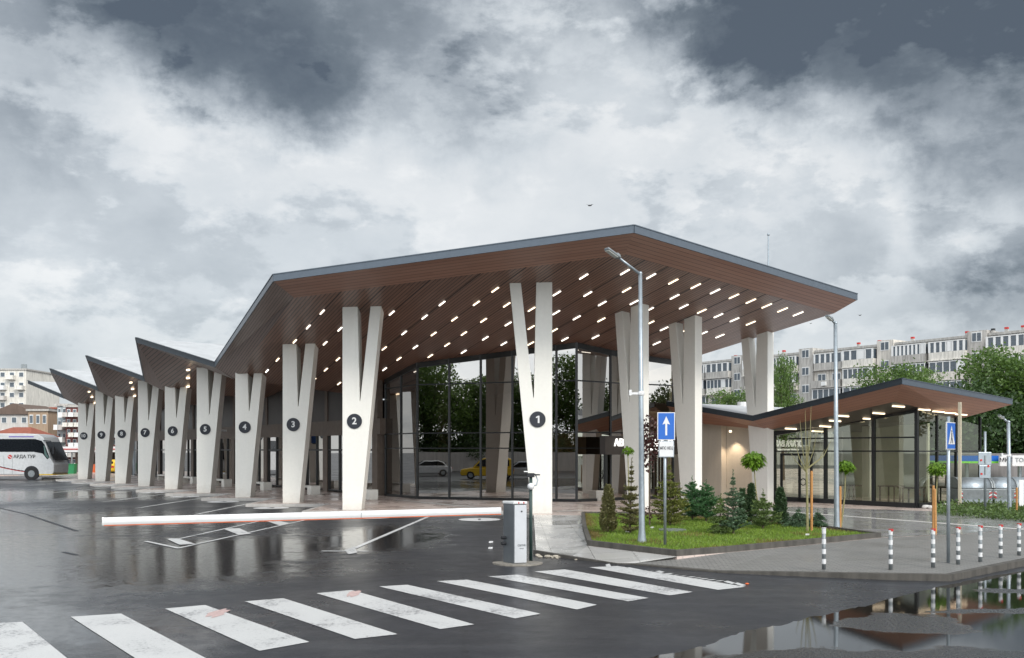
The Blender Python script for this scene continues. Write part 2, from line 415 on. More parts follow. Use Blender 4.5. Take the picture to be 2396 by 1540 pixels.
def sheet(name, pts, mat, z=None):
    b = MB(); b.face([V((p[0], p[1], z if z is not None else p[2])) for p in pts]); return struct(b.build(name, mat))

# ---------------------------------------------------------------- ground
b = MB(); S = 600
b.face([(-S, -S/2, 0), (S, -S/2, 0), (S, S, 0), (-S, S, 0)]); struct(b.build('asphalt_ground', ASPH))

colX = lambda i: -6.44-3.41*(i-2)
colY = lambda i: 34.9+4.56*(i-2)
ZP = .12
pl = []
for i in range(13, 1, -1):
    tx = colX(i)-1.25; ty = colY(i)-.55
    pl.append((tx, ty)); ax = colX(i-1)-1.25 if i > 2 else .42
    pl.append((ax, ty))
g2 = lambda x, y, z=.12: gr(x, y, z)
TP = [g2(1584, 1302.5), g2(1700, 1293.6), g2(1850, 1279.6), g2(2060, 1258.8), g2(2260, 1250), g2(2396, 1237), g2(2550, 1218)]
BP = [g2(1486, 1318, .02), g2(1685, 1335, .03), g2(1900, 1338, .08), g2(2100, 1341, .115), g2(2212, 1343), g2(2396, 1306), V((15.0, 23.3, .12))]
SL = [g2(1249, 1205), g2(1254, 1287, .10), g2(1340, 1301, .06), g2(1447, 1318, .02), g2(1486, 1318, .02), g2(1584, 1302.5), g2(1376, 1277.6), g2(1361, 1206)]
pl += [tuple(q)[:2] for q in [SL[0], SL[7], SL[6]]+TP]+[(19, 27.5), (60, 63), (60, 112), (-48, 112), (-48, 84)]
b = MB(); b.prism([V((x, y, .0)) for x, y in pl][::-1], V((0, 0, ZP)), 0)
struct(b.build('plaza_pavement', PLAZA))
# kerb stones along the bays
def strip(name, pts, w, h, mat, z0=0.0, closed=False):
    """kerb: a low wall along a polyline, w thick (to the left of travel)"""
    b = MB(); n = len(pts); P = [V((p[0], p[1], 0)) for p in pts]; off = []
    for i in range(n):
        a = P[i-1] if (i > 0 or closed) else None; c = P[(i+1) % n] if (i < n-1 or closed) else None
        ds = []
        if a is not None: ds.append((P[i]-a).normalized())
        if c is not None: ds.append((c-P[i]).normalized())
        ns = [V((-d.y, d.x, 0)) for d in ds]; nn = ns[0] if len(ns) == 1 else (ns[0]+ns[1]).normalized()
        k = 1/max(.4, nn.dot(ns[0])); off.append(P[i]+nn*w*k)
    for i in range(n if closed else n-1):
        j = (i+1) % n
        q = [P[i], P[j], off[j], off[i]]
        b.prism([V((p.x, p.y, z0)) for p in q], V((0, 0, h)))
    return struct(b.build(name, mat))
strip('bay_kerb', pl[:25], -.001-.14, ZP+.006, KERBL)
def ridge(name, pts, w, mat, over=.006):
    b = MB()
    for i in range(len(pts)-1):
        a, c = pts[i], pts[i+1]; d = (c-a); d.z = 0; d.normalize(); n = V((d.y, -d.x, 0))*w; n2 = n
        if i < len(pts)-2: e = pts[i+2]-c; e.z = 0; e.normalize(); n2 = (n+V((e.y, -e.x, 0))*w)/2
        if i > 0: e = a-pts[i-1]; e.z = 0; e.normalize(); n = (n+V((e.y, -e.x, 0))*w)/2
        u = V((0, 0, over)); t4 = [a+u, c+u, c+n2+u, a+n+u]; b4 = [V((q.x, q.y, -.01)) for q in t4]
        b.mesh(t4+b4, [(0, 1, 2, 3), (3, 2, 6, 7), (0, 4, 5, 1)])
    return struct(b.build(name, mat))
ridge('road_kerb', BP, .16, KERB); ridge('slab_kerb', SL[1:5], .09, KERB, .003)
# light smooth slabs by the first column
b = MB(); b.mesh(SL, [(0, 1, 2), (0, 2, 7), (2, 6, 7), (2, 3, 6), (3, 5, 6), (3, 4, 5)]); struct(b.build('smooth_pavement', SLAB))
b = MB()
for i in range(6): b.mesh([BP[i], BP[i+1], TP[i+1], TP[i]], [(0, 1, 2), (0, 2, 3)])
b.mesh([BP[6], V((19, 27.5, .12)), TP[6]], [(0, 1, 2)]); struct(b.build('brick_pavement', BRICKP))
sheet('wet_pavement', [gr(1470, 1206, ZP), gr(1830, 1229, ZP), gr(2062, 1258, ZP), gr(2260, 1249.6, ZP), gr(2396, 1236.6, ZP), gr(2550, 1217, ZP), gr(2560, 1200, ZP), gr(2200, 1197, ZP), gr(1860, 1186, ZP)], GREYP, ZP+.004)
def band(name, p0, p1, w, mat=BAND, z=ZP+.009):
    d = (p1-p0).normalized(); n = V((-d.y, d.x, 0))*w/2
    return sheet(name, [p0-n, p1-n, p1+n, p0+n], mat, z)
band('paving_band', gr(1840, 1198, ZP), gr(2420, 1241, ZP), .26)
band('paving_band', gr(925, 1170, ZP), gr(1160, 1192, ZP), .25)
band('paving_band', gr(1300, 1197, ZP), gr(1362, 1195, ZP), .3)
# drain slots in the lane
def slot(p0, p1, w): band('drainage_channel', p0, p1, w, BLACK, .005)
slot(gr(-30, 1182), gr(60, 1203), .10); slot(gr(62, 1203.5), gr(180, 1243), .12); slot(gr(148, 1292), gr(181, 1299), .10)

# road markings
def quadmark(pts, z=.006): return sheet('road_marking', pts, PAINT, z)
SD = V((-.596, .803, 0))  # stripe direction (parallel to the building axis)
ul = [(1378, 1328), (1250, 1338), (1142, 1349.5), (1022, 1360.5), (887, 1373), (740, 1389), (573, 1408), (386, 1425), (165, 1444), (-75, 1462)]
ur = [(1445, 1325), (1322, 1333), (1210, 1345.5), (1093, 1357), (953, 1369), (822, 1381.5), (663, 1400.5), (480, 1416.5), (283, 1436.5), (52, 1456)]
lr = [(1745, 1374), (1621, 1386), (1518, 1400), (1397, 1416), (1265, 1437), (1110, 1462), (931, 1485), (724, 1503)]
ll = [(1680, 1381), (1567, 1394), (1470, 1408), (1350, 1427), (1205, 1448), (1030, 1473), (830, 1496), (607, 1524)]
for i in range(8): quadmark([gr(*ul[i]), gr(*ll[i]), gr(*lr[i]), gr(*ur[i])])
Lm = 5.0
for i in (8, 9):
    p, q = gr(*ul[i]), gr(*ur[i]); d = (gr(*ll[7])-gr(*ul[7])).normalized(); quadmark([p, p+d*5.4, q+d*5.4, q])
# painted text-like ticks beside the crossing
tk = [(262, 70, 330, 105), (470, 112, 520, 128), (540, 120, 830, 160), (840, 180, 930, 150), (960, 165, 1080, 175), (1050, 205, 1210, 190), (1195, 225, 1290, 205), (1300, 235, 1400, 215), (1390, 250, 1520, 235),
      (1480, 268, 1600, 250), (1560, 278, 1700, 262), (1640, 296, 1810, 275), (1770, 310, 1915, 290), (1920, 310, 2080, 330), (2060, 335, 2220, 360)]
for (a, c, e, d) in tk:
    q = [((2200+x*.2671)*.62396, (2100+y*.2671)*.62396) for x, y in ((a, c), (a+60, c-12), (e+20, d), (e-40, d+14))]
    quadmark([gr(*p) for p in q][::-1], .008)
for x, y in ((512, 1436), (828, 1390)):
    q = gr(x, y); rm = random.Random(x); sheet('road_marking', [q+V((math.cos(a)*.14*rm.uniform(.5, 1.2), math.sin(a)*.42*rm.uniform(.5, 1.2), 0)) for a in [2*PI*k/14 for k in range(14)]], simple('faded red paint', (.50, .36, .34), .5, 0, .3, 20), .0095)
# parking bay lines run straight ahead
for i in range(3, 11):
    x = (-11.75, -15.45)[i-3] if i < 5 else -15.45-3.41*(i-4)
    y1 = 40.6+5.1*(i-3) if i < 5 else 45.7+4.56*(i-4); y0 = y1-(8 if i > 3 else 6.5)
    quadmark([(x-.07, y0, 0), (x+.07, y0, 0), (x+.07, y1, 0), (x-.07, y1, 0)])
def lineseg(a, c, w, z=.007):
    a, c = gr(*a), gr(*c); d = (c-a).normalized(); n = V((-d.y, d.x, 0))*w/2; quadmark([a-n, c-n, c+n, a+n], z)
lineseg((1005, 1208), (828, 1284), .13); lineseg((752, 1290), (862, 1290.5), .14, .009)
quadmark([gr(806, 1288), gr(815, 1298), gr(836, 1294), gr(829, 1280)], .011)
lineseg((612, 1219), (415, 1262), .10); lineseg((716, 1217), (419, 1283), .10, .009); lineseg((340, 1267), (420, 1284), .12, .011)
lineseg((398, 1261), (419, 1262.5), .10, .013)
for q in (((521, 1238), (560, 1237), (588, 1250), (560, 1253)), ((616, 1218), (650, 1219), (680, 1226), (655, 1231)), ((390, 1262), (415, 1261), (458, 1274), (420, 1276))):
    quadmark([gr(*p) for p in q], .015)
DISC = [(1, (-1.12, 31.66), .72), (2, (-4.95, 32.75), .72)]+[(i, (colX(i)-.1, colY(i)-1.5), .72) for i in range(3, 13)]
for i, (x, y), r in DISC:
    b = MB(); b.disc((x, y, .006), r, (1, 0, 0), (0, 1, 0), 40)
    if i < 11: b.text(str(i), .62, (x, y, .012), (1, 0, 0), (0, 1, 0), 1, .02, .0)
    struct(b.build('bay_disc_marking', [WHITE, SIGND]))
# puddle by the pavement corner
pp = [(1430, 1572), (1500, 1543), (1560, 1531), (1620, 1520), (1662, 1508), (1700, 1492), (1745, 1476), (1800, 1468), (1850, 1458), (1890, 1446), (1935, 1439), (1990, 1424), (2030, 1418), (2080, 1402), (2140, 1388), (2200, 1372), (2270, 1358), (2330, 1346), (2440, 1330), (2520, 1330), (2520, 1572)]
pg = [gr(*p) for p in pp]; out = []
rr = random.Random(3)
for i in range(len(pg)-1):
    for k in range(5):
        q = pg[i].lerp(pg[i+1], k/5); w = .035 if k else 0
        out.append(V((q.x+rr.uniform(-w, w), q.y+rr.uniform(-w, w)*1.2, 0)))
out.append(pg[-1])
sheet('puddle_water', out, PUD, .004)

# ---------------------------------------------------------------- lawn bed
BED = [(1360, 1206), (1363, 1240), (1374, 1277), (1480, 1290), (1583, 1302), (1700, 1293), (1850, 1279), (2062, 1258), (1960, 1244), (1830, 1228), (1640, 1214), (1500, 1207)]
bed = [gr(x, y, ZP) for x, y in BED]
strip('lawn_kerb', bed, .11, .13, KERB, ZP, True)
sheet('lawn_soil', bed, SOIL, ZP+.06)
def inside(x, y, poly):
    c = False; n = len(poly)
    for i in range(n):
        a, d = poly[i], poly[i-1]
        if (a.y > y) != (d.y > y) and x < (d.x-a.x)*(y-a.y)/(d.y-a.y)+a.x: c = not c
    return c
def edge_dist(x, y, poly):
    m = 9
    for i in range(len(poly)):
        a, d = V((poly[i-1].x, poly[i-1].y)), V((poly[i].x, poly[i].y)); p = V((x, y)); e = d-a
        t = max(0, min(1, (p-a).dot(e)/e.length_squared)); m = min(m, (a+e*t-p).length)
    return m
def blades(poly, n, hmin, hmax, w, z, mats, seed, dry=True):
    r = random.Random(seed); b = MB(); xs = [p.x for p in poly]; ys = [p.y for p in poly]; k = 0
    while k < n:
        x = r.uniform(min(xs), max(xs)); y = r.uniform(min(ys), max(ys))
        if not inside(x, y, poly): continue
        ed = edge_dist(x, y, poly)
        if ed < .13: continue
        k += 1; a = r.uniform(0, 2*PI); h = r.uniform(hmin, hmax); l = r.uniform(-.5, .5)*h
        dx, dy = math.cos(a)*w, math.sin(a)*w
        pn = math.sin(x*2.1+1)*math.cos(y*1.7)+r.uniform(-.6, .6)
        mi = 1 if dry and (ed < .34+.34*pn or pn > .92) else 0
        b.face([(x-dx, y-dy, z), (x+dx, y+dy, z), (x+l*math.sin(a*3), y+l*math.cos(a*3), z+h)], mi)
    return b.build('lawn_grass', mats)
tag(blades(bed, 42000, .03, .08, .011, ZP+.055, [L_GRAS, L_GRAD], 5), 'mown green lawn in the planted bed, yellowed at its kerb', 'grass', kind='stuff')
b = MB(); b.disc(gr(1573, 1247, ZP)+V((0, 0, .07)), .38, (1, 0, 0), (0, 1, 0), 24, 0, V((0, 0, .03))); struct(b.build('manhole_cover_pavement', GALVD))

# ---------------------------------------------------------------- plants
def leaf(b, p, s, r, mi=0, asp=.55):
    d = V((r.gauss(0, 1), r.gauss(0, 1), r.gauss(0, 1))).normalized(); e = V((r.gauss(0, 1), r.gauss(0, 1), r.gauss(0, 1)))
    e = (e-d*e.dot(d)).normalized(); d = d*s; e = e*s*asp
    b.face([p-d*.5, p+e*.5, p+d*.5, p-e*.5], mi)
def crown(b, lobes, n, size, r, mi=0):
    """lobes: (centre, rx, rz); leaves gather towards the skin of each lobe in small clumps"""
    tot = sum(l[1]*l[1] for l in lobes)
    for c, rx, rz in lobes:
        m = int(n*rx*rx/tot/9)
        for _ in range(m):
            d = V((r.gauss(0, 1), r.gauss(0, 1), r.gauss(0, 1))).normalized(); k = r.uniform(.45, 1.08)**.6
            q = V(c)+V((d.x*rx*k, d.y*rx*k, d.z*rz*k))
            for _ in range(9):
                leaf(b, q+V((r.gauss(0, 1), r.gauss(0, 1), r.gauss(0, .8)))*size*1.1, size*r.uniform(.6, 1.3), r, mi)
def make_tree(label, h, w, seed, mat, loc=(0, 0, 0), n=9000, leafs=.22, name='leafy_tree', cat='tree', group=None, nl=16):
    r = random.Random(seed); t = thing(name, label, cat, loc, group); o = V(loc); th = h*.28
    b = MB(); b.tube([o, o+V((.05, 0, th)), o+V((.15, .1, h*.62)), o+V((.1, .1, h*.85))], [w*.045+.06, w*.035+.04, w*.018+.02, .02], 8)
    lobes = []
    for k in range(nl):
        a = 2*PI*k/nl*2.4+r.uniform(-.4, .4); f = r.uniform(.15, 1); zz = th+(h-th)*(.15+.75*r.random()); 
        rad = w/2*math.sqrt(max(.05, 1-((zz-th)/(h-th)*2-.85)**2*.75))*r.uniform(.45, .8)
        c = o+V((math.cos(a)*rad*f, math.sin(a)*rad*f, zz)); lr = w*r.uniform(.14, .24)
        lobes.append((c, lr, lr*.8)); b.tube([o+V((.1, .05, th+(zz-th)*.35)), o.lerp(c, .5)+V((0, 0, (zz-o.z)*.05)), c], [w*.016+.02, w*.01+.012, .01], 5)
    lobes.append((o+V((0, 0, th+(h-th)*.5)), w*.28, (h-th)*.34)); lobes.append((o+V((0, 0, h-w*.12)), w*.13, w*.13))
    b.build('trunk', BARK, t)
    c = MB(); crown(c, lobes, n, leafs, r); c.build('crown', mat, t)
    return t

def make_conifer(label, h, w, seed, mat, loc, style='fir', n=60, group='young conifers in the lawn bed'):
    """style fir: open whorls with a leader; column: dense upright; weep: drooping"""
    r = random.Random(seed); t = thing('conifer_shrub', label, 'conifer', loc, group); o = V(loc)
    lean = V((r.uniform(-.03, .03), r.uniform(-.03, .03), 1))
    b = MB(); b.tube([o, o+lean*h*.5, o+lean*h*.98], [.03, .018, .004], 6)
    c = MB()
    def needles(p0, p1, dens, ln):
        d = p1-p0; m = max(3, int(d.length*dens))
        for i in range(m):
            q = p0+d*((i+r.random())/m); v = V((r.gauss(0, 1), r.gauss(0, 1), r.gauss(0, .8))).normalized(); v = (v+d.normalized()*.8).normalized()*ln*r.uniform(.6, 1.2)
            e = v.cross(V((r.random(), r.random(), r.random()))).normalized()*ln*.16
            c.face([q-e, q+e, q+v*.55+e*1.1, q+v, q+v*.55-e*1.1])
    if style == 'column':
        for k in range(n*7):
            z = r.random()**.9; rad = w/2*(1-z)**.55*min(1, .55+z*4)*r.uniform(.35, 1); a = r.uniform(0, 2*PI)
            p = o+V((math.cos(a)*rad, math.sin(a)*rad, h*.03+h*.93*z)); needles(p, p+V((math.cos(a)*.05, math.sin(a)*.05, .11)), 150, .055)
    else:
        lv = int(h*6.5)+4
        for i in range(lv):
            z = (i+r.random())/lv; zz = h*(.03+.86*z)
            rad = w/2*(1-z)**(.7 if style == 'bush' else .85)*1.12+.03
            if z > .68 and style == 'fir': rad *= .6
            m = r.choice((8, 9, 10)) if z < .7 else 5
            for k in range(m):
                a = 2*PI*(k+r.random()*.9)/m+i*1.3; l = rad*r.uniform(.45, 1.3)
                p0 = o+lean*zz; dz = {'fir': r.uniform(.15, .55), 'weep': r.uniform(-.1, .35), 'bush': r.uniform(.3, .9)}[style]*l
                p1 = p0+V((math.cos(a)*l*.6, math.sin(a)*l*.6, dz*.75)); p2 = p0+V((math.cos(a)*l, math.sin(a)*l, dz*(.9 if style != 'weep' else .2)-(.12*l if style == 'weep' else 0)))
                b.tube([p0, p1, p2], [.007, .005, .002], 4, cap=False)
                needles(p0.lerp(p1, .2), p1, 80, .06); needles(p1, p2, 140, .055)
                for f in (.45, .7, .95):
                    for sgn in (-1, 1):
                        s1 = p0.lerp(p1, f) if f < .9 else p1.lerp(p2, .3); aa = a+sgn*r.uniform(.5, .9); e = V((math.cos(aa), math.sin(aa), r.uniform(.1, .5) if style != 'weep' else r.uniform(-.5, -.1)))*l*r.uniform(.22, .45)
                        needles(s1, s1+e, 120, .045)
        needles(o+lean*h*.82, o+lean*h*1.0, 110, .045)
    b.build('stem', BARK, t); c.build('needles', mat, t)
    return t
def cloc(x, y): 
    p = gr(x, y, ZP); return V((p.x, p.y, ZP+.05))
def con(label, x, y, ytop, wpx, seed, mat, style, n=60):
    p = cloc(x, y); k = p.y/F_; make_conifer(label, (y-ytop)*k, wpx*k, seed, mat, p, style, n)
con('small dense olive brown cypress, first conifer by the left end of the lawn', 1423, 1253, 1144, 42, 1, N_OLIV, 'column', 75)
con('tall narrow olive conifer just left of the nearest street lamp', 1474, 1255, 1076, 50, 2, N_OLIV, 'fir')
con('bushy yellow green spruce behind the one way sign post', 1568, 1236, 1074, 76, 3, N_YELG, 'fir')
con('wide dark green juniper bush, next right of the one way sign', 1620, 1222, 1118, 66, 4, N_GRN, 'bush')
con('wide dark green juniper bush in front of the third bare column', 1652, 1226, 1126, 70, 5, N_GRN, 'bush')
con('pale green weeping conifer left of the blue spruce', 1685, 1256, 1160, 56, 6, N_LIME, 'weep')
con('blue green spruce with long bare leader in the middle of the bed', 1716, 1256, 1103, 58, 7, N_BLUE, 'fir')
con('thin dark conifer just right of the blue spruce', 1737, 1234, 1150, 20, 8, N_DARK, 'column', 30)
con('dark narrow cypress below the ball headed tree', 1758, 1232, 1140, 30, 9, N_DARK, 'column', 45)
con('light green loose conifer below the right side of the ball headed tree', 1785, 1243, 1148, 70, 10, N_LIME, 'fir')
con('dark dense cypress in front of the pavilion glass door', 1826, 1234, 1150, 36, 11, N_DARK, 'column', 55)
for k, (x, y, yt, w, lab) in enumerate(((1868, 1238, 1190, 66, 'low sprawling grey green juniper left of the bare sapling'), (1915, 1240, 1196, 44, 'low sprawling juniper right of the orange stake'))):
    con(lab, x, y, yt, w, 20+k, N_BLUE, 'weep')

def ball_tree(label, x, yb, cx, cy, dia, seed, stakes=(), crownw=1.0, n=420):
    p = gr(x, yb, ZP); p.z = ZP; k = p.y/F_; t = thing('ball_headed_tree', label, 'tree', p, 'young ball headed trees on thin trunks')
    c = at(cx, cy, p.y); r = random.Random(seed); rd = dia*k/2
    b = MB(); b.tube([p, p.lerp(c, .5)+V((r.uniform(-.04, .04), 0, 0)), c], [.028, .022, .015], 7)
    for i in range(7):
        a = r.uniform(0, 2*PI); b.tube([c-V((0, 0, rd*.5)), c+V((math.cos(a)*rd*.7, math.sin(a)*rd*.7, rd*.3))], [.012, .005], 5)
    b.build('trunk', BARKG, t)
    m = MB()
    for i in range(n):
        d = V((r.gauss(0, 1), r.gauss(0, 1), r.gauss(0, .8))).normalized()
        q = c+V((d.x*rd*crownw, d.y*rd*crownw, d.z*rd*.75))*r.uniform(.55, 1.0)+V((0, 0, -.12*rd))
        s = r.uniform(.10, .17)*max(.7, rd/.4); out = V((d.x, d.y, -.35)).normalized(); sd = out.cross(V((0, 0, 1))).normalized()*s*.42
        m.face([q-out*s*.3, q+sd+V((0, 0, .01)), q+out*s*.75-V((0, 0, s*.3)), q-sd+V((0, 0, .01))])
    m.build('crown', L_BALL, t)
    return t
def stake(label, x, yb, yt, lean=0.0, w=.035):
    p = gr(x, yb, ZP); k = p.y/F_; h = (yb-yt)*k
    t = MB(); t.tube([p, p+V((lean, 0, h-.03)), p+V((lean, 0, h))], [w, w, w*.7], 9)
    tag(t.build('tree_stake', STAKE), label, 'stake', 'wooden stakes holding the young trees')
ball_tree('ball headed tree with round leafy crown in front of the column inside the pavilion roof', 1778, 1216, 1763, 1074, 56, 1)
ball_tree('ball headed tree half hidden behind the second street lamp', 1967, 1240, 1979, 1090, 40, 2)
ball_tree('ball headed tree beside the pedestrian crossing sign', 2190, 1244, 2194, 1094, 46, 3, n=260)
ball_tree('small leafy sapling in front of the column nearest to the street lamp', 1476, 1216, 1469, 1053, 26, 4, n=120)
stake('orange stake beside the bare sapling', 1899, 1249, 1102)
stake('thin orange stake right behind the second street lamp', 1966, 1240, 1138)
stake('shorter orange stake left of the crossing sign', 2184, 1236, 1136)
stake('orange stake nearest to the crossing sign', 2189, 1248, 1144, -.02)
stake('orange stake by the right edge, beyond the ground cover', 2379, 1206, 1141)
# bare sapling
p = gr(1889, 1250, ZP); t = thing('bare_sapling', 'leafless sapling with thin upright branches in front of the pavilion', 'tree', p); r = random.Random(5)
b = MB(); f = at(1887, 1095, p.y); b.tube([p, p.lerp(f, .5)+V((.01, 0, 0)), f], [.04, .032, .027], 8); b.build('trunk', BARKG, t)
for (x, y) in ((1872, 985), (1884, 960), (1898, 950), (1893, 1000), (1850, 1060), (1945, 1030), (1930, 1052), (1862, 1040), (1912, 1010)):
    b = MB(); e = at(x, y, p.y+r.uniform(-.25, .25)); m = f.lerp(e, .45)+V(((e.x-f.x)*.22, 0, -.02)); b.tube([f-V((0, 0, r.uniform(0, .18))), m, e], [.016, .011, .004], 6); b.build('branch', BARKG, t)
# purple leaved tree
p = gr(1520, 1236, ZP); t = thing('purple_leaved_tree', 'slender tree with dark purple leaves between street lamp and one way sign', 'tree', p); k = p.y/F_
b = MB(); b.tube([p, at(1519, 1100, p.y), at(1520, 980, p.y)], [.028, .02, .008], 7); b.build('trunk', BARK, t)
m = MB()
for i in range(520):
    y = r.triangular(970, 1105, 1030); w = 20*math.sqrt(max(.1, 1-((y-1035)/75)**2)); q = at(1521+r.uniform(-w, w), y, p.y+r.uniform(-.2, .2)); leaf(m, q, r.uniform(.07, .13), r, 0, .7)
for i in range(60):
    q = at(r.uniform(1500, 1545), r.uniform(1185, 1215), p.y+r.uniform(-.15, .15)); leaf(m, q, r.uniform(.05, .1), r, 0, .7)
m.build('crown', L_PURP, t)
# ground cover beyond the wet slabs
hp = [gr(2185, 1204, ZP), gr(2200, 1188, ZP), gr(2560, 1186, ZP), gr(2560, 1232, ZP), gr(2396, 1223, ZP), gr(2290, 1213, ZP)]
r = random.Random(8); m = MB(); xs = [q.x for q in hp]; ys = [q.y for q in hp]; k = 0
while k < 9000:
    x = r.uniform(min(xs), max(xs)); y = r.uniform(min(ys), max(ys))
    if inside(x, y, hp): k += 1; leaf(m, V((x, y, ZP+abs(r.gauss(0, .13))+.02)), r.uniform(.06, .14), r)
tag(m.build('ground_cover', L_HEDG), 'low leafy ground cover strip beyond the wet slabs', 'ground cover', kind='stuff')

# ---------------------------------------------------------------- bus station
ST = thing('bus_station', 'long bus station under a folded timber roof carried by numbered white forked columns', 'building', (0, 40, 0))
H_ = {2: 7.84, 3: 6.85, 4: 5.9, 5: 6.74, 6: 5.82, 7: 6.65, 8: 5.82, 9: 6.55, 10: 5.8, 11: 6.5}
def column(corner, ux, uy, H, depth, number=None, mirror=False, ext=.35):
    """forked column: upright stem + slanting stem; corner = outer bottom corner of the upright stem"""
    ux = V(ux).normalized(); h = H-ZP+ext
    prof = [(0, 0), (.72, 0), (.72+.097*h, h), (.72+.097*h-.40, h), (.675, 4.15), (.655, 4.15), (.66-.012*h, h), (0, h)]
    P = [V(corner)+ux*x+V((0, 0, z)) for x, z in prof]
    b = MB(); b.prism(P if not mirror else P[::-1], V(uy)*depth)
    o = b.build('column', CONC, ST, bevel=.02)
    if number is not None:
        s = MB(); c = V(corner)+ux*(.46 if not mirror else .52)+V((0, 0, 3.49-ZP)); fx = V((1, 0, 0))
        s.disc(c-V((0, .035, 0)), .285, (1, 0, 0), (0, 0, 1), 40, 0, V((0, .03, 0)))
        if number == 1:
            q = c-V((0, .045, 0)); s.prism([q+V((a, 0, b_)) for a, b_ in ((.005, -.13), (.065, -.13), (.065, .13), (.02, .13), (-.06, .09), (-.06, .045), (.005, .07))], V((0, .008, 0)), 1)
        else: s.text(str(number), .36, c-V((0, .045, 0)), (1, 0, 0), (0, 0, 1), 1, .022, .006)
        n = s.build('number_sign', [SIGND, WHITE], o); n['label'] = 'round dark sign with a white %d' % number
    return o
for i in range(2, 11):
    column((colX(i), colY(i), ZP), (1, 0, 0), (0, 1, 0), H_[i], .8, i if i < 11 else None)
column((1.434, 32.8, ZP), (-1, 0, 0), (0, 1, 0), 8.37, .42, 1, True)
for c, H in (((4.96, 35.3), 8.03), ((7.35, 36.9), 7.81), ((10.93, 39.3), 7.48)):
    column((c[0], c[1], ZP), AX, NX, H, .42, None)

# roof
Z3 = lambda p, z: V((p[0], p[1], z))
K0 = V((-8.0, 33.75, 0)); K1 = V((3.73, 30.4, 0)); K2 = V((13.0, 37.1, 0)); K3 = V((-13.6, 44.9, 0))
for k in (K0, K1, K2, K3): k.z = ceil_z(k.x, k.y)
KB = K2+AX*17.5; KB.z = ceil_z(KB.x, KB.y); KI = K3+NX*20; KI.z = ceil_z(KI.x, KI.y)
P0 = V((-8.3, 32.0, 8.47)); FR = V((3.78, 28.5, 9.33)); RT = V((13.4, 35.7, 8.42)); V0 = V((-14.5, 44.9, 6.65))
RB = RT+AX*18; RB.z = 5.75; VI = V0+NX*20; VI.z = 6.2
fh = V((0, 0, .2))
D_ = V((-.4646, .8855, 0)); W_ = V((.8855, .4646, 0))
def cuv(p): return (V(p).dot(D_), V(p).dot(W_))
roof = MB(); top = [V0, P0, FR, RT, RB, VI]
cen = V((-1, 42, 7.9))
for i in range(6): roof.face([top[i], top[(i+1) % 6], cen])
roofo = roof.build('roof', ROOFM, ST)
c = MB(); pts = [K3, KI, KB, K2, K1, K0]; c.face(pts, 0, [cuv(p) for p in pts]); ceilo = c.build('ceiling', WOOD, ST)
def bandq(name, a, b_, ia, ib, mat, parent):
    m = MB(); ln = (b_-a).length; w = ((ia-a).length+(ib-b_).length)/2; e = (b_-a).normalized()
    m.face([a, b_, ib, ia], 0, [(0, 0), (ln, 0), ((ib-a).dot(e), w), ((ia-a).dot(e), w)]); return m.build(name, mat, parent)
def fascia(a, b_, mat, parent, h=.2, out=.03):
    d = (b_-a).normalized(); n = V((d.y, -d.x, 0)).normalized(); m = MB()
    m.prism([a+n*out+V((0, 0, .03)), b_+n*out+V((0, 0, .03)), b_+n*out-V((0, 0, h)), a+n*out-V((0, 0, h))], -n*.06)
    m.prism([a+n*(out+.02)+V((0, 0, .06)), b_+n*(out+.02)+V((0, 0, .06)), b_+n*(out+.02)+V((0, 0, .03)), a+n*(out+.02)+V((0, 0, .03))], -n*.16)
    return m.build('fascia', mat, parent)
bandq('edge_soffit', V0-fh, P0-fh, K3, K0, WOODD, ST)
bandq('edge_soffit', P0-fh, FR-fh, K0, K1, WOODB, ST)
bandq('edge_soffit', FR-fh, RT-fh, K1, K2, WOODB, ST)
bandq('edge_soffit', RT-fh, RB-fh, K2, KB, WOODB, ST)
for a, b_ in ((V0, P0), (P0, FR), (FR, RT), (RT, RB)): fascia(a, b_, FASC, ST)
# ceiling lamps lie in shadow joints that follow the boards
def joint(q):          # a dark joint line at board coordinate q across the whole ceiling
    inside_ = []; poly = pts; n = len(poly)
    for i in range(n):
        a, d = poly[i], poly[(i+1) % n]; qa, qd = a.dot(W_), d.dot(W_)
        if (qa-q)*(qd-q) < 0: inside_.append(a.lerp(d, (q-qa)/(qd-qa)))
    if len(inside_) < 2: return
    a, d = inside_[0], inside_[1]; m = MB(); e = (d-a).normalized(); n = W_*.022
    m.box((a+d)/2-V((0, 0, .002)), ((d-a).length, .045, .008), e, W_); m.build('ceiling_joint', BLACK, ceilo)
ROWS = {9.97: [34.73, 36.73, 38.86, 41.93, 44.03], 11.22: [36.51, 38.64, 40.9], 12.45: [33.78, 35.9, 38.5, 40.82, 42.75, 44.75], 13.80: [31.99, 33.72, 35.96, 38.39, 40.7, 43, 45.05],
        14.98: [29.86, 31.45, 33.48, 35.61, 37.67, 39.69, 41.62], 16.12: [31.15, 33.17, 35.06, 36.81, 38.71], 17.24: [27.43, 29.29, 31.22, 33.19, 35.31, 37.51], 18.33: [26.48, 28.88, 31.19, 33.23, 35.70],
        19.41: [26.43, 27.93, 29.55, 31.41, 33.20, 35.22], 20.47: [26.54, 28.95, 31.23, 34.09], 21.52: [26.58, 27.82, 29.41, 31.4, 33.29], 22.55: [26.73, 28.58, 30.77], 23.57: [26.86, 28.74, 31.18],
        24.55: [27.02, 28.90, 31.0, 33.01], 25.52: [27.19, 29.05, 31.02], 26.46: [27.31, 29.13, 31.05], 27.41: [27.43]}
rl = random.Random(2)
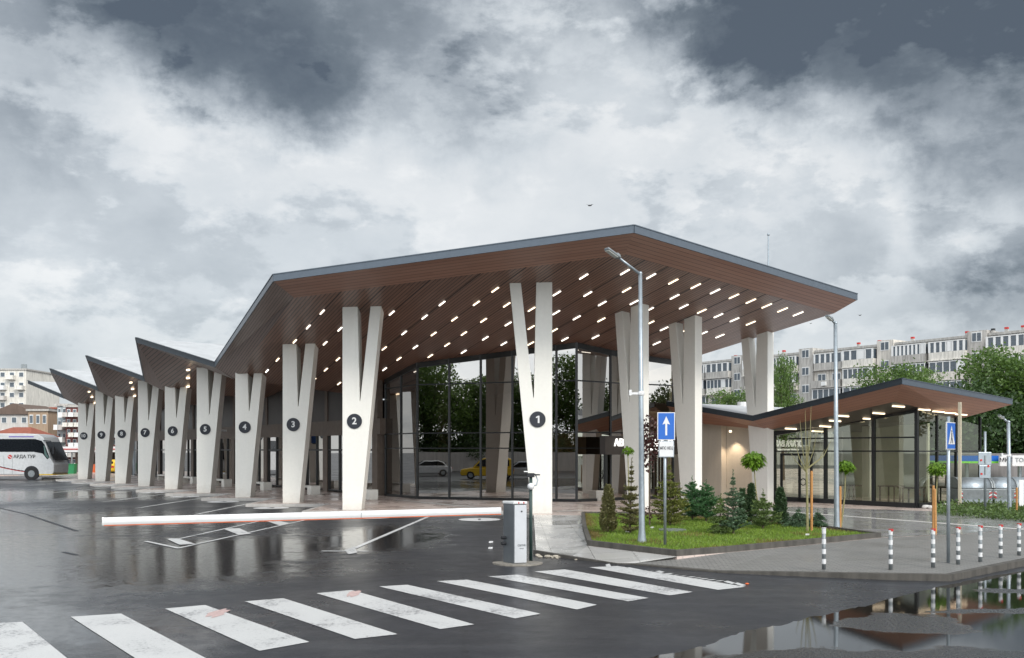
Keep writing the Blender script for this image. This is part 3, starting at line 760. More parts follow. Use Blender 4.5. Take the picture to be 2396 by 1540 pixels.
for q, us in ROWS.items():
    joint(q)
    for u in us:
        p = D_*u+W_*q; z = ceil_z(p.x, p.y)
        e = V((D_.x, D_.y, 0)); e.z = ceil_z(p.x+D_.x, p.y+D_.y)-z
        m = MB(); m.box(V((p.x, p.y, z-.012)), (.54, .045, .03), e, W_); m.build('ceiling_lamp', LITE if rl.random() < .55 else LITC, ceilo)
# folded canopy teeth over the bays
Vt = [V0]; rc0 = V((-16.4, 48.3, 6.8))
for k in range(1, 5):
    off = PITCH*(k-1)
    Pk = V((-19.5, 47.8, 8.2))+off; Vk = V((-21.57, 54.0, 6.65))+off; va = Vt[-1]
    Rc = rc0+off; Ca = V((K3.x, K3.y, 5.86))+off; Cb = Ca+PITCH
    dn = V((0, 0, -.5)); I = NX*13
    if k == 4: Pk = va.lerp(Pk, .88)
    m = MB(); m.face([va, Pk, Pk+I, va+I])
    if k < 4: m.face([Pk, Vk, Vk+I, Pk+I])
    ro = m.build('roof', ROOFM, ST)
    bandq('edge_soffit', va-fh, Pk-fh, Ca, Rc, WOODD, ST)
    fascia(va, Pk, FASD, ST, .22)
    m = MB(); q = [Ca, Rc, Rc+I+dn, Ca+I+dn]; m.face(q, 0, [cuv(p) for p in q])
    if k < 4:
        q = [Rc, Cb, Cb+I+dn, Rc+I+dn]; m.face(q, 0, [cuv(p) for p in q])
    co = m.build('ceiling', WOOD, ST)
    if k < 4:
        bandq('edge_soffit', Pk-fh, Vk-fh, Rc, Cb, WOODD, ST); fascia(Pk, Vk, FASC, ST, .2)
        for yy in (48.6, 50.6, 52.9):
            p = V((-.356*yy+.05, yy, 0))+off; d_ = (p-Rc).dot(AX); p.z = Rc.z+(Cb.z-Rc.z)*d_/6.96-.06
            x = MB(); x.box(p+NX*.12, (.34, .1, .09), AX); x.build('ceiling_lamp', LITP, co)
    Vt.append(Vk)
# lightning rod
p = at(1798, 640, 43); m = MB(); m.tube([V((p.x, p.y, 6.5)), V((p.x, p.y, p.z)), at(1798, 552, 43)], [.05, .045, .03], 8); m.sphere(at(1798, 549, 43), .07); m.build('lightning_rod', GALV, ST)

# curtain wall
G = [(902, 45.8), (938, 44.3), (976, 42.9), (1050.5, 42.5), (1124, 42.1), (1198, 41.7), (1272, 41.15), (1301, 40.85), (1349, 40.3), (1429, 41.6), (1500, 42.55), (1575, 43.5)]
def gline(x):
    k = (x-1198)/F_; q = (42.9+.358*-4.43)/(1+.358*k); return q
G = [(x, gline(x)) if 976 <= x < 1349 else (x, y) for x, y in G]; G[8] = (1349, gline(1349))
G = [V(((x-1198)/F_*y, y, 0)) for x, y in G]
ZB = ZP+.10
def mull(parent, a, z0, z1, w=.07, d=.12, dirv=V((1, 0, 0))):
    m = MB(); m.box(V((a.x, a.y, (z0+z1)/2)), (w, d, z1-z0), dirv); m.build('mullion', MULL, parent)
for i in range(len(G)-1):
    a, b_ = G[i], G[i+1]; d = (b_-a).normalized(); n = V((-d.y, d.x, 0))
    za, zb = ceil_z(a.x, a.y)+.05, ceil_z(b_.x, b_.y)+.05
    m = MB(); m.face([V((a.x, a.y, ZB)), V((b_.x, b_.y, ZB)), V((b_.x, b_.y, zb)), V((a.x, a.y, za))]); gp = m.build('glass_panel', GLASS, ST)
    m = MB(); L_ = (b_-a).length
    ym = [(897, 905)[i > 8], 1013 if i < 9 else 1003, 1049 if i < 9 else 1045]
    mid = (a+b_)/2
    zs = [HC+(1053-897)/F_*42, HC+(1053-1013)/F_*42, HC+(1053-1049)/F_*42, ZB]
    for z in zs[:3]:
        if z < min(za, zb): tm = MB(); tm.box(V((mid.x, mid.y, z)), (L_, .11, .055), d); tm.build('transom', MULL, ST)
    m = MB(); m.box(V((mid.x, mid.y, ZB-.04)), (L_, .14, .12), d)
    m.build('sill', MULL, ST); m = MB(); m.prism([V((a.x, a.y, za-.28))-n*.07, V((b_.x, b_.y, zb-.28))-n*.07, V((b_.x, b_.y, zb))-n*.07, V((a.x, a.y, za))-n*.07], n*.14)
    m.build('head_rail', MULL, ST)
for i, g in enumerate(G): mull(ST, g, ZP, ceil_z(g.x, g.y)+.02, .075 if i != 8 else .11, .15)
# inside the hall: floor slab, back wall, some dim cores
m = MB(); m.prism([V((-5.5, 50.2, ZP)), V((8.2, 47.9, ZP)), V((8.2, 47.9, 6.05)), V((-5.5, 50.2, 5.4))], V((0, .3, 0))); m.build('inner_wall', DARKP, ST)
m = MB(); m.boxz((2.5, 46.5, ZP), (2.4, 1.2, 3.2)); m.build('inner_kiosk', BEIGE, ST)
for x, y in ((-3.5, 46.5), (1.0, 45.5), (6.5, 46.5)):
    m = MB(); m.boxz((x, y, ZP), (.5, .5, 6.2)); m.build('inner_pillar', PINKW, ST)

# side facade along the bays
A0 = V((-6.72, 45.9, 0)); up = V((0, 0, 1))
def onf(s, out=0, z=0): return A0+AX*s-NX*out+V((0, 0, z))
LW = 46.0
m = MB()
m.prism([onf(0, 0, 3.95), onf(LW, 0, 3.95), onf(LW, 0, 6.05), onf(0, 0, 6.15)], NX*.3); m.build('upper_cladding', DARKP, ST)
m = MB(); m.prism([onf(-.4, .08, 3.18), onf(LW, .08, 3.18), onf(LW, .08, 3.97), onf(-.4, .08, 3.97)], NX*.4); m.build('beam', PIER, ST)
s = -.2; k = 0
while s < LW:
    m = MB(); w = .55; m.prism([onf(s, .12, ZP), onf(s+w, .12, ZP), onf(s+w, .12, 3.18), onf(s, .12, 3.18)], NX*.5)
    m.prism([onf(s+.12, .05, 3.98), onf(s+w-.1, .05, 3.98), onf(s+w-.1, .05, 6.05), onf(s+.12, .05, 6.05)], NX*.3); m.build('pier', PIER, ST)
    a, e = s+w, s+2.85
    m = MB(); m.face([onf(a, 0, ZP+.1), onf(e, 0, ZP+.1), onf(e, 0, 3.2), onf(a, 0, 3.2)]); wo = m.build('window', GLASS, ST)
    m = MB()
    for q, w2 in ((a+.03, .08), ((a+e)/2-.2, .09), (e-.04, .08)): m.box(onf(q, .03, 1.7), (w2, .09, 3.1), AX)
    for z in (ZP+.1, 2.4): m.box(onf((a+e)/2, .03, z), (e-a, .08, .09), AX)
    m.build('window_frame', MULL, wo); s += 2.85; k += 1
m = MB(); m.prism([onf(LW, .1, ZP), onf(LW, -12, ZP), onf(LW, -12, 5.9), onf(LW, .1, 5.9)], AX*.3); m.build('end_wall', DARKP, ST)
m = MB(); m.prism([onf(-.4, -3, ZP), onf(LW, -3, ZP), onf(LW, -3, 5.2), onf(-.4, -3, 5.2)], NX*.2); m.build('inner_wall', DARKP, ST)
# information screen, camera, by the bays
m = MB(); m.box(onf(9.4, 1.0, 3.2), (.08, .5, .9), V((.9, .3, .3))); m.box(onf(9.4, .9, 3.2), (.06, .42, .8), V((.9, .3, .3)), mi=1); m.build('display_screen', [BLACK, BLUE], ST)
m = MB(); m.box(onf(20.5, .55, 3.7), (.12, .34, .12), AX); m.sphere(onf(20.5, .8, 3.68), .08); m.build('security_camera', WHITE, ST)
# entrance sign box
e0 = V((4.0, 39.4, 0)); m = MB(); z0 = HC+(1053-1064)/F_*39.5; z1 = HC+(1053-1020)/F_*39.5
m.prism([e0+V((0, 0, z0)), e0+NX*5.0+V((0, 0, z0)), e0+NX*5.0+V((0, 0, z1)), e0+V((0, 0, z1))], -AX*-.35)
m.text('АВТОГАРА ВАРНА', .42, e0+NX*2.35+AX*-.03+V((0, 0, (z0+z1)/2+.10)), NX, (0, 0, 1), 1, .02, .02, 3.7)
m.text('CENTRAL BUS STATION', .16, e0+NX*2.5+AX*-.03+V((0, 0, (z0+z1)/2-.20)), NX, (0, 0, 1), 1, .01, .02)
m.build('entrance_sign', [DARKP, emit('lit letters', (1, .97, .92), 1.6)], ST)
for sx in (0.1, 4.9):
    m = MB(); m.prism([e0+NX*sx+AX*.1+V((0, 0, ZP)), e0+NX*(sx+.12)+AX*.1+V((0, 0, ZP)), e0+NX*(sx+.12)+AX*.1+V((0, 0, z0)), e0+NX*sx+AX*.1+V((0, 0, z0))], AX*.12); m.build('sign_post', MULL, ST)

# ---------------------------------------------------------------- benches
def bench(label, x, y, L_=2.0):
    p = V((x, y, ZP)); t = thing('bench', label, 'bench', p, 'white concrete benches under the canopy')
    m = MB(); m.boxz(p, (.5, .5, .46), AX); m.build('block', CONC, t, bevel=.015)
    m = MB(); m.box(p+AX*(L_/2+.2)+V((0, 0, .40)), (L_-.3, .45, .09), AX); m.build('seat', CONC, t, bevel=.01)
    m = MB(); m.boxz(p+AX*(L_+.08), (.14, .45, .455), AX); m.build('leg', CONC, t, bevel=.01)
for (x, y), lab in zip(((-6.5, 42.3), (-10.1, 46.8), (-13.9, 51.9), (-17.7, 57.0), (-21.4, 62.0), (-25.0, 67.0)),
        ('just right of column number 2', 'between columns 3 and 2', 'between columns 4 and 3', 'between columns 5 and 4', 'between columns 6 and 5', 'behind column 7, farthest of the benches')):
    bench('white concrete bench '+lab, x, y)
bench('short white concrete bench end by the glass corner of the hall', 4.1, 41.0, 1.2)

# ---------------------------------------------------------------- pavilion
PV = thing('pavilion', 'low glazed pavilion with folded timber roof right of the hall', 'building', (14, 38, 0))
G0 = V((15.9, 36.1, 0))
def pf(s, out=0, z=0): return G0+AX*s-NX*out+V((0, 0, z))
def pr(t_, out=0, z=0): return G0+NX*t_-AX*out+V((0, 0, z))
rv = V((10.16, 38.76, 3.79)); rr_ = V((14.17, 33.4, 4.96)); rl_ = V((7.2, 42.75, 4.62)); rt = V((20.9, 38.4, 4.47))
iv = V((11.0, 39.6, 3.25)); ir = V((14.45, 34.75, 4.22)); il = V((8.0, 43.6, 3.75)); it = V((18.6, 37.85, 3.72)); 
bk = AX*0+NX*9
for a, b_, ia, ib, dk in ((rl_, rv, il, iv, 1), (rv, rr_, iv, ir, 1), (rr_, rt, ir, it, 0)):
    fascia(a, b_, FASD if dk else FASC, PV, .17, .02); bandq('edge_soffit', a-V((0, 0, .17)), b_-V((0, 0, .17)), ia, ib, WOODP, PV)
m = MB()
m.face([rl_, rv, rv+bk, rl_+bk]); m.face([rv, rr_, rt, rt+AX*6, rv+bk]); m.build('roof', ROOFM, PV)
m = MB()
for q in ([il, iv, iv+bk*.9, il+bk*.9], [iv, ir, it, it+AX*4.5-V((0, 0, .4)), iv+bk*.9]): m.face(q, 0, [(p.dot(NX), p.dot(AX)) for p in q])
pc = m.build('ceiling', simple('pavilion ceiling', (.045, .034, .028), .35), PV)
# the pavilion roof upstand / duct seen on top
p = at(1737, 955, 46); m = MB(); m.tube([V((p.x, p.y, 3.9)), p], .18, 12); m.tube([p, p+V((0, 0, .3))], .27, 12); m.build('roof_vent', WHITE, PV)
# glazing: left wall
def ptop(s): return 3.2+(4.03-3.2)*(1-s/6.75)
for (s0, s1) in ((0, 1.85), (1.85, 4.1), (4.1, 6.75)):
    m = MB(); m.face([pf(s0, 0, ZP+.15), pf(s1, 0, ZP+.15), pf(s1, 0, ptop(s1)), pf(s0, 0, ptop(s0))]); m.build('glass_panel', GLASS2, PV)
for s0 in (0, 1.85, 4.1, 6.75):
    m = MB(); m.box(pf(s0, 0, ZP+(ptop(s0)-ZP)/2), (.12, .14, ptop(s0)-ZP), AX); m.build('mullion', MULL, PV)
for q, sz, nm in ((pf(3.375, .03, ZP+.09), (6.75, .16, .2), 'sill'), (pf(3.375, .02, 2.35), (6.75, .1, .06), 'transom'), (pf(3.0, .02, 2.9), (5.9, .1, .06), 'transom')):
    m = MB(); m.box(q, sz, AX); m.build(nm, MULL, PV)
m = MB()
m.prism([pf(0, .08, ptop(0)-.16), pf(6.75, .08, ptop(6.75)-.16), pf(6.75, .08, ptop(6.75)+.05), pf(0, .08, ptop(0)+.05)], NX*.16); m.build('head_rail', MULL, PV)
for (t0, t1) in ((0, 1.5), (1.5, 3.0), (3.0, 5.0)):
    m = MB(); m.face([pr(t0, 0, ZP+.15), pr(t1, 0, ZP+.15), pr(t1, 0, 4.0-.11*t1), pr(t0, 0, 4.0-.11*t0)]); m.build('glass_panel', GLASS2, PV)
    m = MB(); m.box(pr(t1, 0, 2), (.08, .1, 3.6), NX); m.build('mullion', MULL, PV)
m = MB(); m.box(pr(2.5, .03, ZP+.09), (5, .16, .2), NX); m.build('sill', MULL, PV); m = MB(); m.box(pr(2.5, .02, 2.35), (5, .1, .05), NX); m.build('transom', MULL, PV)
# door
dr = MB(); dr.box(pf(5.55, .05, 1.1), (1.0, .06, 1.9), AX); 
dm = MB()
for q in (4.75, 5.35, 6.3): dm.box(pf(q, .09, 1.18), (.09, .08, 2.05), AX)
dm.box(pf(5.5, .09, 2.2), (1.7, .08, .10), AX); dm.box(pf(5.5, .09, .24), (1.7, .08, .14), AX); do = dm.build('door_frame', MULL, PV)
hm = MB(); c = pf(5.1, .18, 1.0); ps = [c+AX*.14*math.cos(a)+V((0, 0, .14*math.sin(a))) for a in [2*PI*k/16 for k in range(17)]]; hm.tube(ps, .02, 6); hm.build('door_handle', BLACK, do)
# reversed lettering on the glass
m = MB(); m.text('АВТОГАРА ВАРНА', .27, pf(5.1, -.05, 2.43), AX, (0, 0, 1), 0, .015, .006, 2.35); m.text('CENTRAL BUS STATION', .10, pf(5.15, -.05, 2.17), AX, (0, 0, 1), 0, .01, .006, 1.2)
m.build('window_lettering', simple('letter white', (.62, .62, .55), .5), PV)
# beige wall
m = MB(); m.prism([pf(6.85, 0, ZP), pf(9.5, 0, ZP), pf(9.5, 0, 3.9), pf(6.85, 0, 3.25)], NX*.3); m.prism([pf(9.52, .35, ZP), pf(14.5, .35, ZP), pf(14.5, .35, 4.4), pf(9.52, .35, 3.8)], NX*.5); m.build('wall', BEIGE, PV)
m = MB(); m.tube([V((17.35, 35.6, ZP)), V((17.35, 35.6, 4.25))], .07, 4); m.build('corner_post', simple('cream post', (.50, .45, .34), .5), PV)
q = pf(8.9, .45, 3.22); m = MB(); m.tube([q, q+V((0, 0, .10))], .06, 12); dl = m.build('downlight', LITP, PV)
li = bpy.data.lights.new('downlight_beam', 'SPOT'); li.energy = 60; li.color = (1, .80, .58); li.spot_size = R(95); li.spot_blend = .6; li.shadow_soft_size = .06
lo = bpy.data.objects.new('downlight_beam', li); C.objects.link(lo); lo.location = q-V((0, 0, .03)); lo.rotation_euler = (0, 0, 0)
# interior
m = MB(); m.prism([pf(2.6, -5.5, ZP), pf(7, -5.5, ZP), pf(7, -5.5, 3.4), pf(2.6, -5.5, 3.6)], NX*.2); m.build('inner_wall', simple('inner wall', (.50, .51, .40), .8, 0, .2, 1), PV)
for s0, o0 in ((1.2, -2.6), (3.1, -1.5), (5.6, -3.2)):
    m = MB(); m.boxz(pf(s0, o0, ZP), (.38, .12, 3.3), AX); m.build('inner_pillar', PINKW, PV)
for s0, o0 in ((1.0, -1.4), (2.5, -2.4), (.6, -3.2), (3.9, -1.6)):
    tb = thing('cafe_table', 'small brown table inside the pavilion glass', 'table', pf(s0, o0, ZP), 'tables inside the pavilion'); q = pf(s0, o0, ZP)
    m = MB(); m.boxz(q+V((0, 0, .7)), (.8, .8, .05), AX); m.build('table_top', BARK, tb)
    for dx_, dy_ in ((-.33, -.33), (.33, -.33), (.33, .33), (-.33, .33)):
        m = MB(); m.boxz(q+AX*dx_+NX*dy_, (.05, .05, .7), AX); m.build('leg', BARK, tb)
# lamps under the pavilion roof: (px, py)
zs = 2400/3840
def z7(x, y): return ((3040+x*.3897)*.62396, (1100+y*.3897)*.62396)
def z6(x, y): return ((2400+x*.4545)*.62396, (1500+y*.4545)*.62396)
PL = [z7(845, 1085), z7(655, 1152), z7(560, 1205), z7(310, 1178), z7(235, 1225), z7(140, 1278), z7(65, 1325), z7(1095, 1117), z7(1230, 1135), z7(1345, 1148), z7(1450, 1163), z6(1245, 235), z6(1465, 255)]
na = (iv-ir).cross(it-ir).normalized()
for x, y in PL:
    d = at(x, y, 1)-V((0, 0, HC)); d = V((d.x, 1, d.z)); o = V((0, 0, HC)); tt = (ir-o).dot(na)/d.dot(na); q = o+d*tt
    w = V((1, .35, 0)); w = (w-na*w.dot(na)).normalized(); m = MB(); m.box(q-V((0, 0, .02)), (.56, .06, .04), w, None, na if na.z > 0 else -na); m.build('ceiling_lamp', LITP, pc)
m = MB(); r = random.Random(4)
for k in range(34):
    q = pr(r.uniform(-.2, 3.6), r.uniform(.3, .7), ZP+.02); st = MB(); sz = r.uniform(.06, .13)
    st.sphere(q+V((0, 0, sz*.4)), sz, 7, 5, 0, (1.2, 1, .7)); tag(st.build('white_stone', BAND), 'white stone in the row under the pavilion corner post', 'stone', 'white stones at the foot of the pavilion glass')

# ---------------------------------------------------------------- street lamps
def lamp(label, x, yb, yt, base, arm, head, Y=None, cam=True, r0=.075, r1=.045):
    p = gr(x, yb, ZP) if Y is None else at(x, yb, Y); Y = p.y; k = Y/F_; topz = HC+(1053-yt)*k
    t = thing('street_lamp', label, 'street lamp', p)
    T = V((p.x-.04, Y, topz))
    m = MB(); m.tube([p, p+V((0, 0, .05)), p+V((0, 0, .35)), T.lerp(p, .55), T], [base, base*.95, r0, (r0+r1)/2, r1], 14); m.build('pole', GALV, t, True)
    m = MB(); m.boxz(p-V((0, 0, .0)), (base*2.3, base*2.3, .03)); m.build('base_plate', GALVD, t)
    e = T+V(arm); m = MB(); m.tube([T-V((0, 0, .02)), e], [r1*.75, r1*.6], 10); m.sphere(T, r1*1.15, 10, 6); m.build('arm', GALV, t, True)
    d = (e-T).normalized(); side = d.cross(V((0, 0, 1))).normalized(); nn = side.cross(d).normalized()
    m = MB(); m.box(e+d*head*.5, (head, head*.42, .06), d, side); m.box(e+d*head*.12+nn*.05, (head*.25, head*.2, .07), d, side); ho = m.build('lamp_head', GALVD, t, bevel=.02)
    m = MB(); m.box(e+d*head*.55-nn*.035, (head*.75, head*.32, .012), d, side); m.build('lens', LAMPG, ho)
    if cam:
        q = V((p.x-.02, Y, HC+(1053-cam)*k)); m = MB(); m.box(q+V((-.15, 0, 0)), (.28, .07, .05)); m.box(q+V((-.26, 0, .02)), (.06, .1, .13)); m.sphere(q, .085, 8, 6); m.build('camera_bracket', WHITE, t)
    return t
lamp('tall grey street lamp standing at the front of the lawn', 1502, 1275, 640, .12, (-.55, -.35, .30), .42, cam=921)
lamp('grey street lamp at the right tip of the lawn', 1958, 1243, 756, .10, (-.12, -.1, .06), .30, cam=None, r0=.075, r1=.05)
lamp('thin pale street lamp near the right edge by the waste containers', 2362, 1201, 988, .09, (-.22, -.1, .12), .28, cam=1066, r0=.075, r1=.06)
# ---------------------------------------------------------------- signs
def post(parent, p, h, r=.03, mat=GALV): m = MB(); m.tube([p, p+V((0, 0, h))], r, 10); m.build('post', mat, parent, True)
p = gr(1556, 1284, ZP); t = thing('one_way_sign', 'blue one way sign with white up arrow over a white plate, on the lawn', 'road sign', p); Y = p.y; k = Y/F_
post(t, p, HC+(1053-968)*k-ZP, .034)
def plate(parent, name, x0, x1, y0, y1, Y, mat, border=WHITE, dep=.03, ux=V((1, 0, 0))):
    a, c = at(x0, y1, Y), at(x1, y0, Y); w, h = c.x-a.x, c.z-a.z; ce = (a+c)/2
    m = MB(); m.box(ce, (w, dep, h), ux); m.box(ce-V((0, dep/2+.002, 0)), (w-.035, .005, h-.035), ux, mi=1); o = m.build(name, [border, mat], parent, bevel=.006); return o, ce, w, h
o, ce, w, h = plate(t, 'arrow_plate', 1538, 1579, 965, 1030, Y-.06, BLUE)
m = MB(); y = ce.y-.024
ar = [(-.022, -.21), (.022, -.21), (.022, .06), (.085, .04), (0, .23), (-.085, .04), (-.022, .06)]
m.prism([V((ce.x+a, y, ce.z+b_)) for a, b_ in ar], V((0, .003, 0))); m.build('arrow', WHITE, o)
o, ce, w, h = plate(t, 'text_plate', 1541, 1577, 1032, 1070, Y-.06, WHITE, GALV)
m = MB(); m.text('МПС КЕЦ', .09, V((ce.x, ce.y-.022, ce.z+.02)), (1, 0, 0), (0, 0, 1), 0, .02, .002, .30); m.build('lettering', BLACK, o)
# pedestrian crossing sign
p = gr(2219, 1317, ZP); t = thing('crossing_sign', 'blue pedestrian crossing sign seen obliquely, on a grey post between the bollards', 'road sign', p); Y = p.y; k = Y/F_
post(t, p, HC+(1053-975)*k-ZP, .034)
ux = V((.30, .954, 0)).normalized(); fx = V((ux.y, -ux.x, 0)); fx = -fx if fx.y > 0 else fx
uxr = V((.665, .747, 0)); ce = at(2224, 1020, Y-.02); nrm = V((.933, -.36, 0)) if False else V((-.933, .36, 0))
S_ = .55; m = MB(); m.box(ce, (S_, .025, S_), uxr); 
face = V((uxr.y, -uxr.x, 0)); face = face if (V((0, 0, 2.4))-ce).dot(face) > 0 else -face
m.box(ce+face*.014, (S_-.03, .006, S_-.03), uxr, mi=1); o = m.build('sign_plate', [WHITE, BLUE], t, bevel=.006)
def onp(a, c, d=.02): return ce+uxr*a+V((0, 0, c))+face*d
m = MB(); m.prism([onp(-.21, -.17), onp(.21, -.17), onp(0, .20)], face*.003); m.build('triangle', WHITE, o)
m = MB()
m.disc(onp(.0, .09, .025), .025, uxr, (0, 0, 1), 12, 0, face*.003)
m.prism([onp(-.02, .06, .025), onp(.03, .06, .025), onp(.02, -.04, .025), onp(-.03, -.04, .025)], face*.003)
m.prism([onp(-.03, -.04, .026), onp(.0, -.04, .026), onp(-.06, -.15, .026), onp(-.09, -.15, .026)], face*.003)
m.prism([onp(.0, -.04, .027), onp(.025, -.04, .027), onp(.075, -.15, .027), onp(.045, -.15, .027)], face*.003)
m.build('walking_figure', SIGND, o)
# back of a tall sign
p = gr(2305, 1200, ZP); t = thing('sign_back', 'grey back of a tall sign board with red dots in front of the waste containers', 'road sign', p); Y = p.y; k = Y/F_
post(t, p, HC+(1053-1010)*k-ZP, .045)
a, c = at(2290, 1119, Y-.1), at(2319, 1058, Y-.1); ce = (a+c)/2; m = MB()
m.box(ce+V((0, 0, (c.z-a.z)*.25)), (c.x-a.x+.03, .03, (c.z-a.z)*.5)); m.box(ce-V((0, 0, (c.z-a.z)*.25+.004)), (c.x-a.x-.03, .03, (c.z-a.z)*.5)); m.build('board', GALV, t, bevel=.02)
for x, y in ((2296, 1077), (2313, 1091), (2297, 1109)):
    m = MB(); m.disc(at(x, y, Y-.13), .04, (1, 0, 0), (0, 0, 1), 14, 0, V((0, .01, 0))); m.build('red_dot', RED, t)
for z in (.2, -.2): m = MB(); m.box(ce+V((0, -.025, z)), (.05, .02, .3)); m.build('rail', GALVD, t)
# bollards
BL = [(212, 1270, 903), (805, 1268, 915), (1182, 1252, 912), (1405, 1225, 898), (1602, 1200, 885), (1782, 1165, 877), (1945, 1145, 865)]
for i, (x, yb, yt) in enumerate(BL):
    X = (3000+x*.4221)*.62396; p = gr(X, (1600+yb*.4221)*.62396, ZP); h = (yb-yt)*.4221*.62396*p.y/F_
    lab = ('without a red cap, left end of the row', 'second from the left end of the row', 'third from the left, just left of the crossing sign', 'just right of the crossing sign', 'third from the right edge', 'second from the right edge', 'at the right edge of the picture, last of the row')[i]
    t = thing('bollard', 'white banded grey bollard '+lab, 'bollard', p, 'white banded bollards on the brick pavement')
    m = MB(); m.tube([p, p+V((0, 0, h))], .037, 16); m.build('post', GALVD, t, True)
    for q in (.20, .44, .68, .93):
        m = MB(); z = h*q; e = h*.060; m.tube([p+V((0, 0, z-e)), p+V((0, 0, z+e))], .039, 20); m.build('white_band', WHITE, t)
    m = MB(); m.tube([p+V((0, 0, h)), p+V((0, 0, h+.012))], .043, 16); m.build('cap', WHITE if i == 0 else RED, t)
    if i: 
        m = MB(); m.tube([p+V((.012, -.012, h*.96)), p+V((.012, -.012, h+.014))], .034, 14); m.build('reflector', RED, t)

# ---------------------------------------------------------------- barrier
p = V(gr(1206, 1318)); t = thing('barrier_gate', 'car park barrier: grey cabinet with long white boom lowered across the lane', 'barrier', p)
cu = V((.78, .626, 0)).normalized(); cn = V((-cu.y, cu.x, 0))
ca = V((p.x, p.y, 0)); hh = 1.33
lx, rx_ = V((-.62, .785, 0)).normalized(), V((.95, .31, 0)).normalized()
c0 = V(((1202-1198)/F_*19.1, 19.1, 0)); A_ = c0+lx*.36; B_ = c0+rx_*.28
foot = [c0, B_, A_+rx_*.28, A_]
m = MB(); m.prism([V((q.x, q.y, .03)) for q in foot], V((0, 0, hh-.09))); co = m.build('cabinet', CABD, t, bevel=.012)
m = MB(); nf = V((rx_.y, -rx_.x, 0)); m.prism([V((c0.x, c0.y, .05))+nf*.004+rx_*.015, V((B_.x, B_.y, .05))+nf*.004-rx_*.0, V((B_.x, B_.y, hh-.08))+nf*.004, V((c0.x, c0.y, hh-.08))+nf*.004+rx_*.015], nf*.008)
fp = m.build('front_panel', CABL, co, bevel=.004)
m = MB(); m.disc(c0+rx_*.17+nf*.014+V((0, 0, 1.12)), .018, rx_, (0, 0, 1), 14, 0, nf*.006); m.build('lock', BLACK, fp)
m = MB(); m.text('came', .085, c0+rx_*.17+nf*.014+V((0, 0, .42)), rx_, (0, 0, 1), 0, .01, .002); m.text('system', .035, c0+rx_*.17+nf*.014+V((0, 0, .35)), rx_, (0, 0, 1), 0, .0, .002); m.build('lettering', CABD, fp)
cc = (c0+B_+A_+A_+rx_*.28)/4; m = MB(); m.prism([V((cc.x, cc.y, 0))+(V((q.x, q.y, 0))-V((cc.x, cc.y, 0)))*1.08+V((0, 0, hh-.058)) for q in foot], V((0, 0, .055))); m.build('lid', WHITE, t, bevel=.012)
for q in range(7):
    m = MB(); m.box(V((c0.x, c0.y, hh-.03))+rx_*(.03+q*.037)+nf*.02, (.02, .012, .035), rx_); m.build('light_segment', RED if q % 3 == 2 else WHITEG, t)
for z in (.56, .44): m = MB(); m.tube([A_+lx*-.09-V((0, 0, 0))+V((-.0, 0, z)), A_+lx*-.09+V((-.09, -.05, z))], .035, 10); m.build('photocell', BLACK, t)
hub = V((A_.x-.05, A_.y-.12, 1.13)); e = V((-7.26, 16.35, 1.13)); d = (e-hub).normalized(); n = V((d.y, -d.x, 0))
m = MB(); prof = [(-.028, -.065), (.028, -.065), (.040, -.02), (.040, .03), (.028, .068), (-.028, .068), (-.040, .03), (-.040, -.02)]
if n.y > 0: n = -n
m.prism([hub+n*a+V((0, 0, b_)) for a, b_ in prof], e-hub); bo = m.build('boom', WHITE, t, bevel=.004)
m = MB(); m.prism([hub+n*a+V((0, 0, b_)) for a, b_ in ((-.022, -.082), (.022, -.082), (.022, -.067), (-.022, -.067))], e-hub); m.build('rubber_edge', ORANGE, bo)
m = MB(); m.prism([e+n*a*1.1+d*.0+V((0, 0, b_*1.08)) for a, b_ in prof], d*.03); m.build('end_cap', WHITEG, bo)
mid = hub.lerp(e, .39); m = MB(); m.prism([mid+n*a*1.02+V((0, 0, b_*1.015)) for a, b_ in prof], d*.012); m.build('seam', GALVD, bo)
m = MB(); q = V((cc.x+.06, cc.y, 0)); m.prism([q+V((math.cos(a)*.52*(1+.1*math.sin(3*a)), math.sin(a)*.36, 0)) for a in [2*PI*k/18 for k in range(18)]], V((0, 0, .035))); m.build('concrete_foot', concrete('rough foot', (.24, .22, .19), .4), t)
# dark green post with lamp and camera
p = gr(1242, 1313); t = thing('camera_post', 'dark green post with white round lamp and black camera beside the barrier cabinet', 'post', p); k = p.y/F_
zt = HC+(1053-1138)*k; m = MB(); m.tube([p, V((p.x, p.y, zt+.22))], .036, 12); m.build('post', POSTG, t, True)
m = MB(); q = V((p.x, p.y-.06, zt)); m.sphere(q, .075, 14, 10); m.build('round_lamp', WHITE, t, True)
m = MB(); m.tube([q+V((.02, 0, 0)), q+V((.12, 0, .03)), q+V((.15, .02, .14)), V((p.x+.09, p.y, zt+.27))], .014, 8); m.build('cable', GALV, t, True)
m = MB(); m.box(V((p.x, p.y, zt+.24)), (.16, .13, .09)); m.box(V((p.x+.13, p.y-.03, zt+.25)), (.14, .04, .03)); m.build('camera', BLACK, t, bevel=.01)
m = MB(); m.box(V((p.x-.02, p.y, zt+.32)), (.26, .14, .02)); m.build('shade_plate', WHITEG, t)
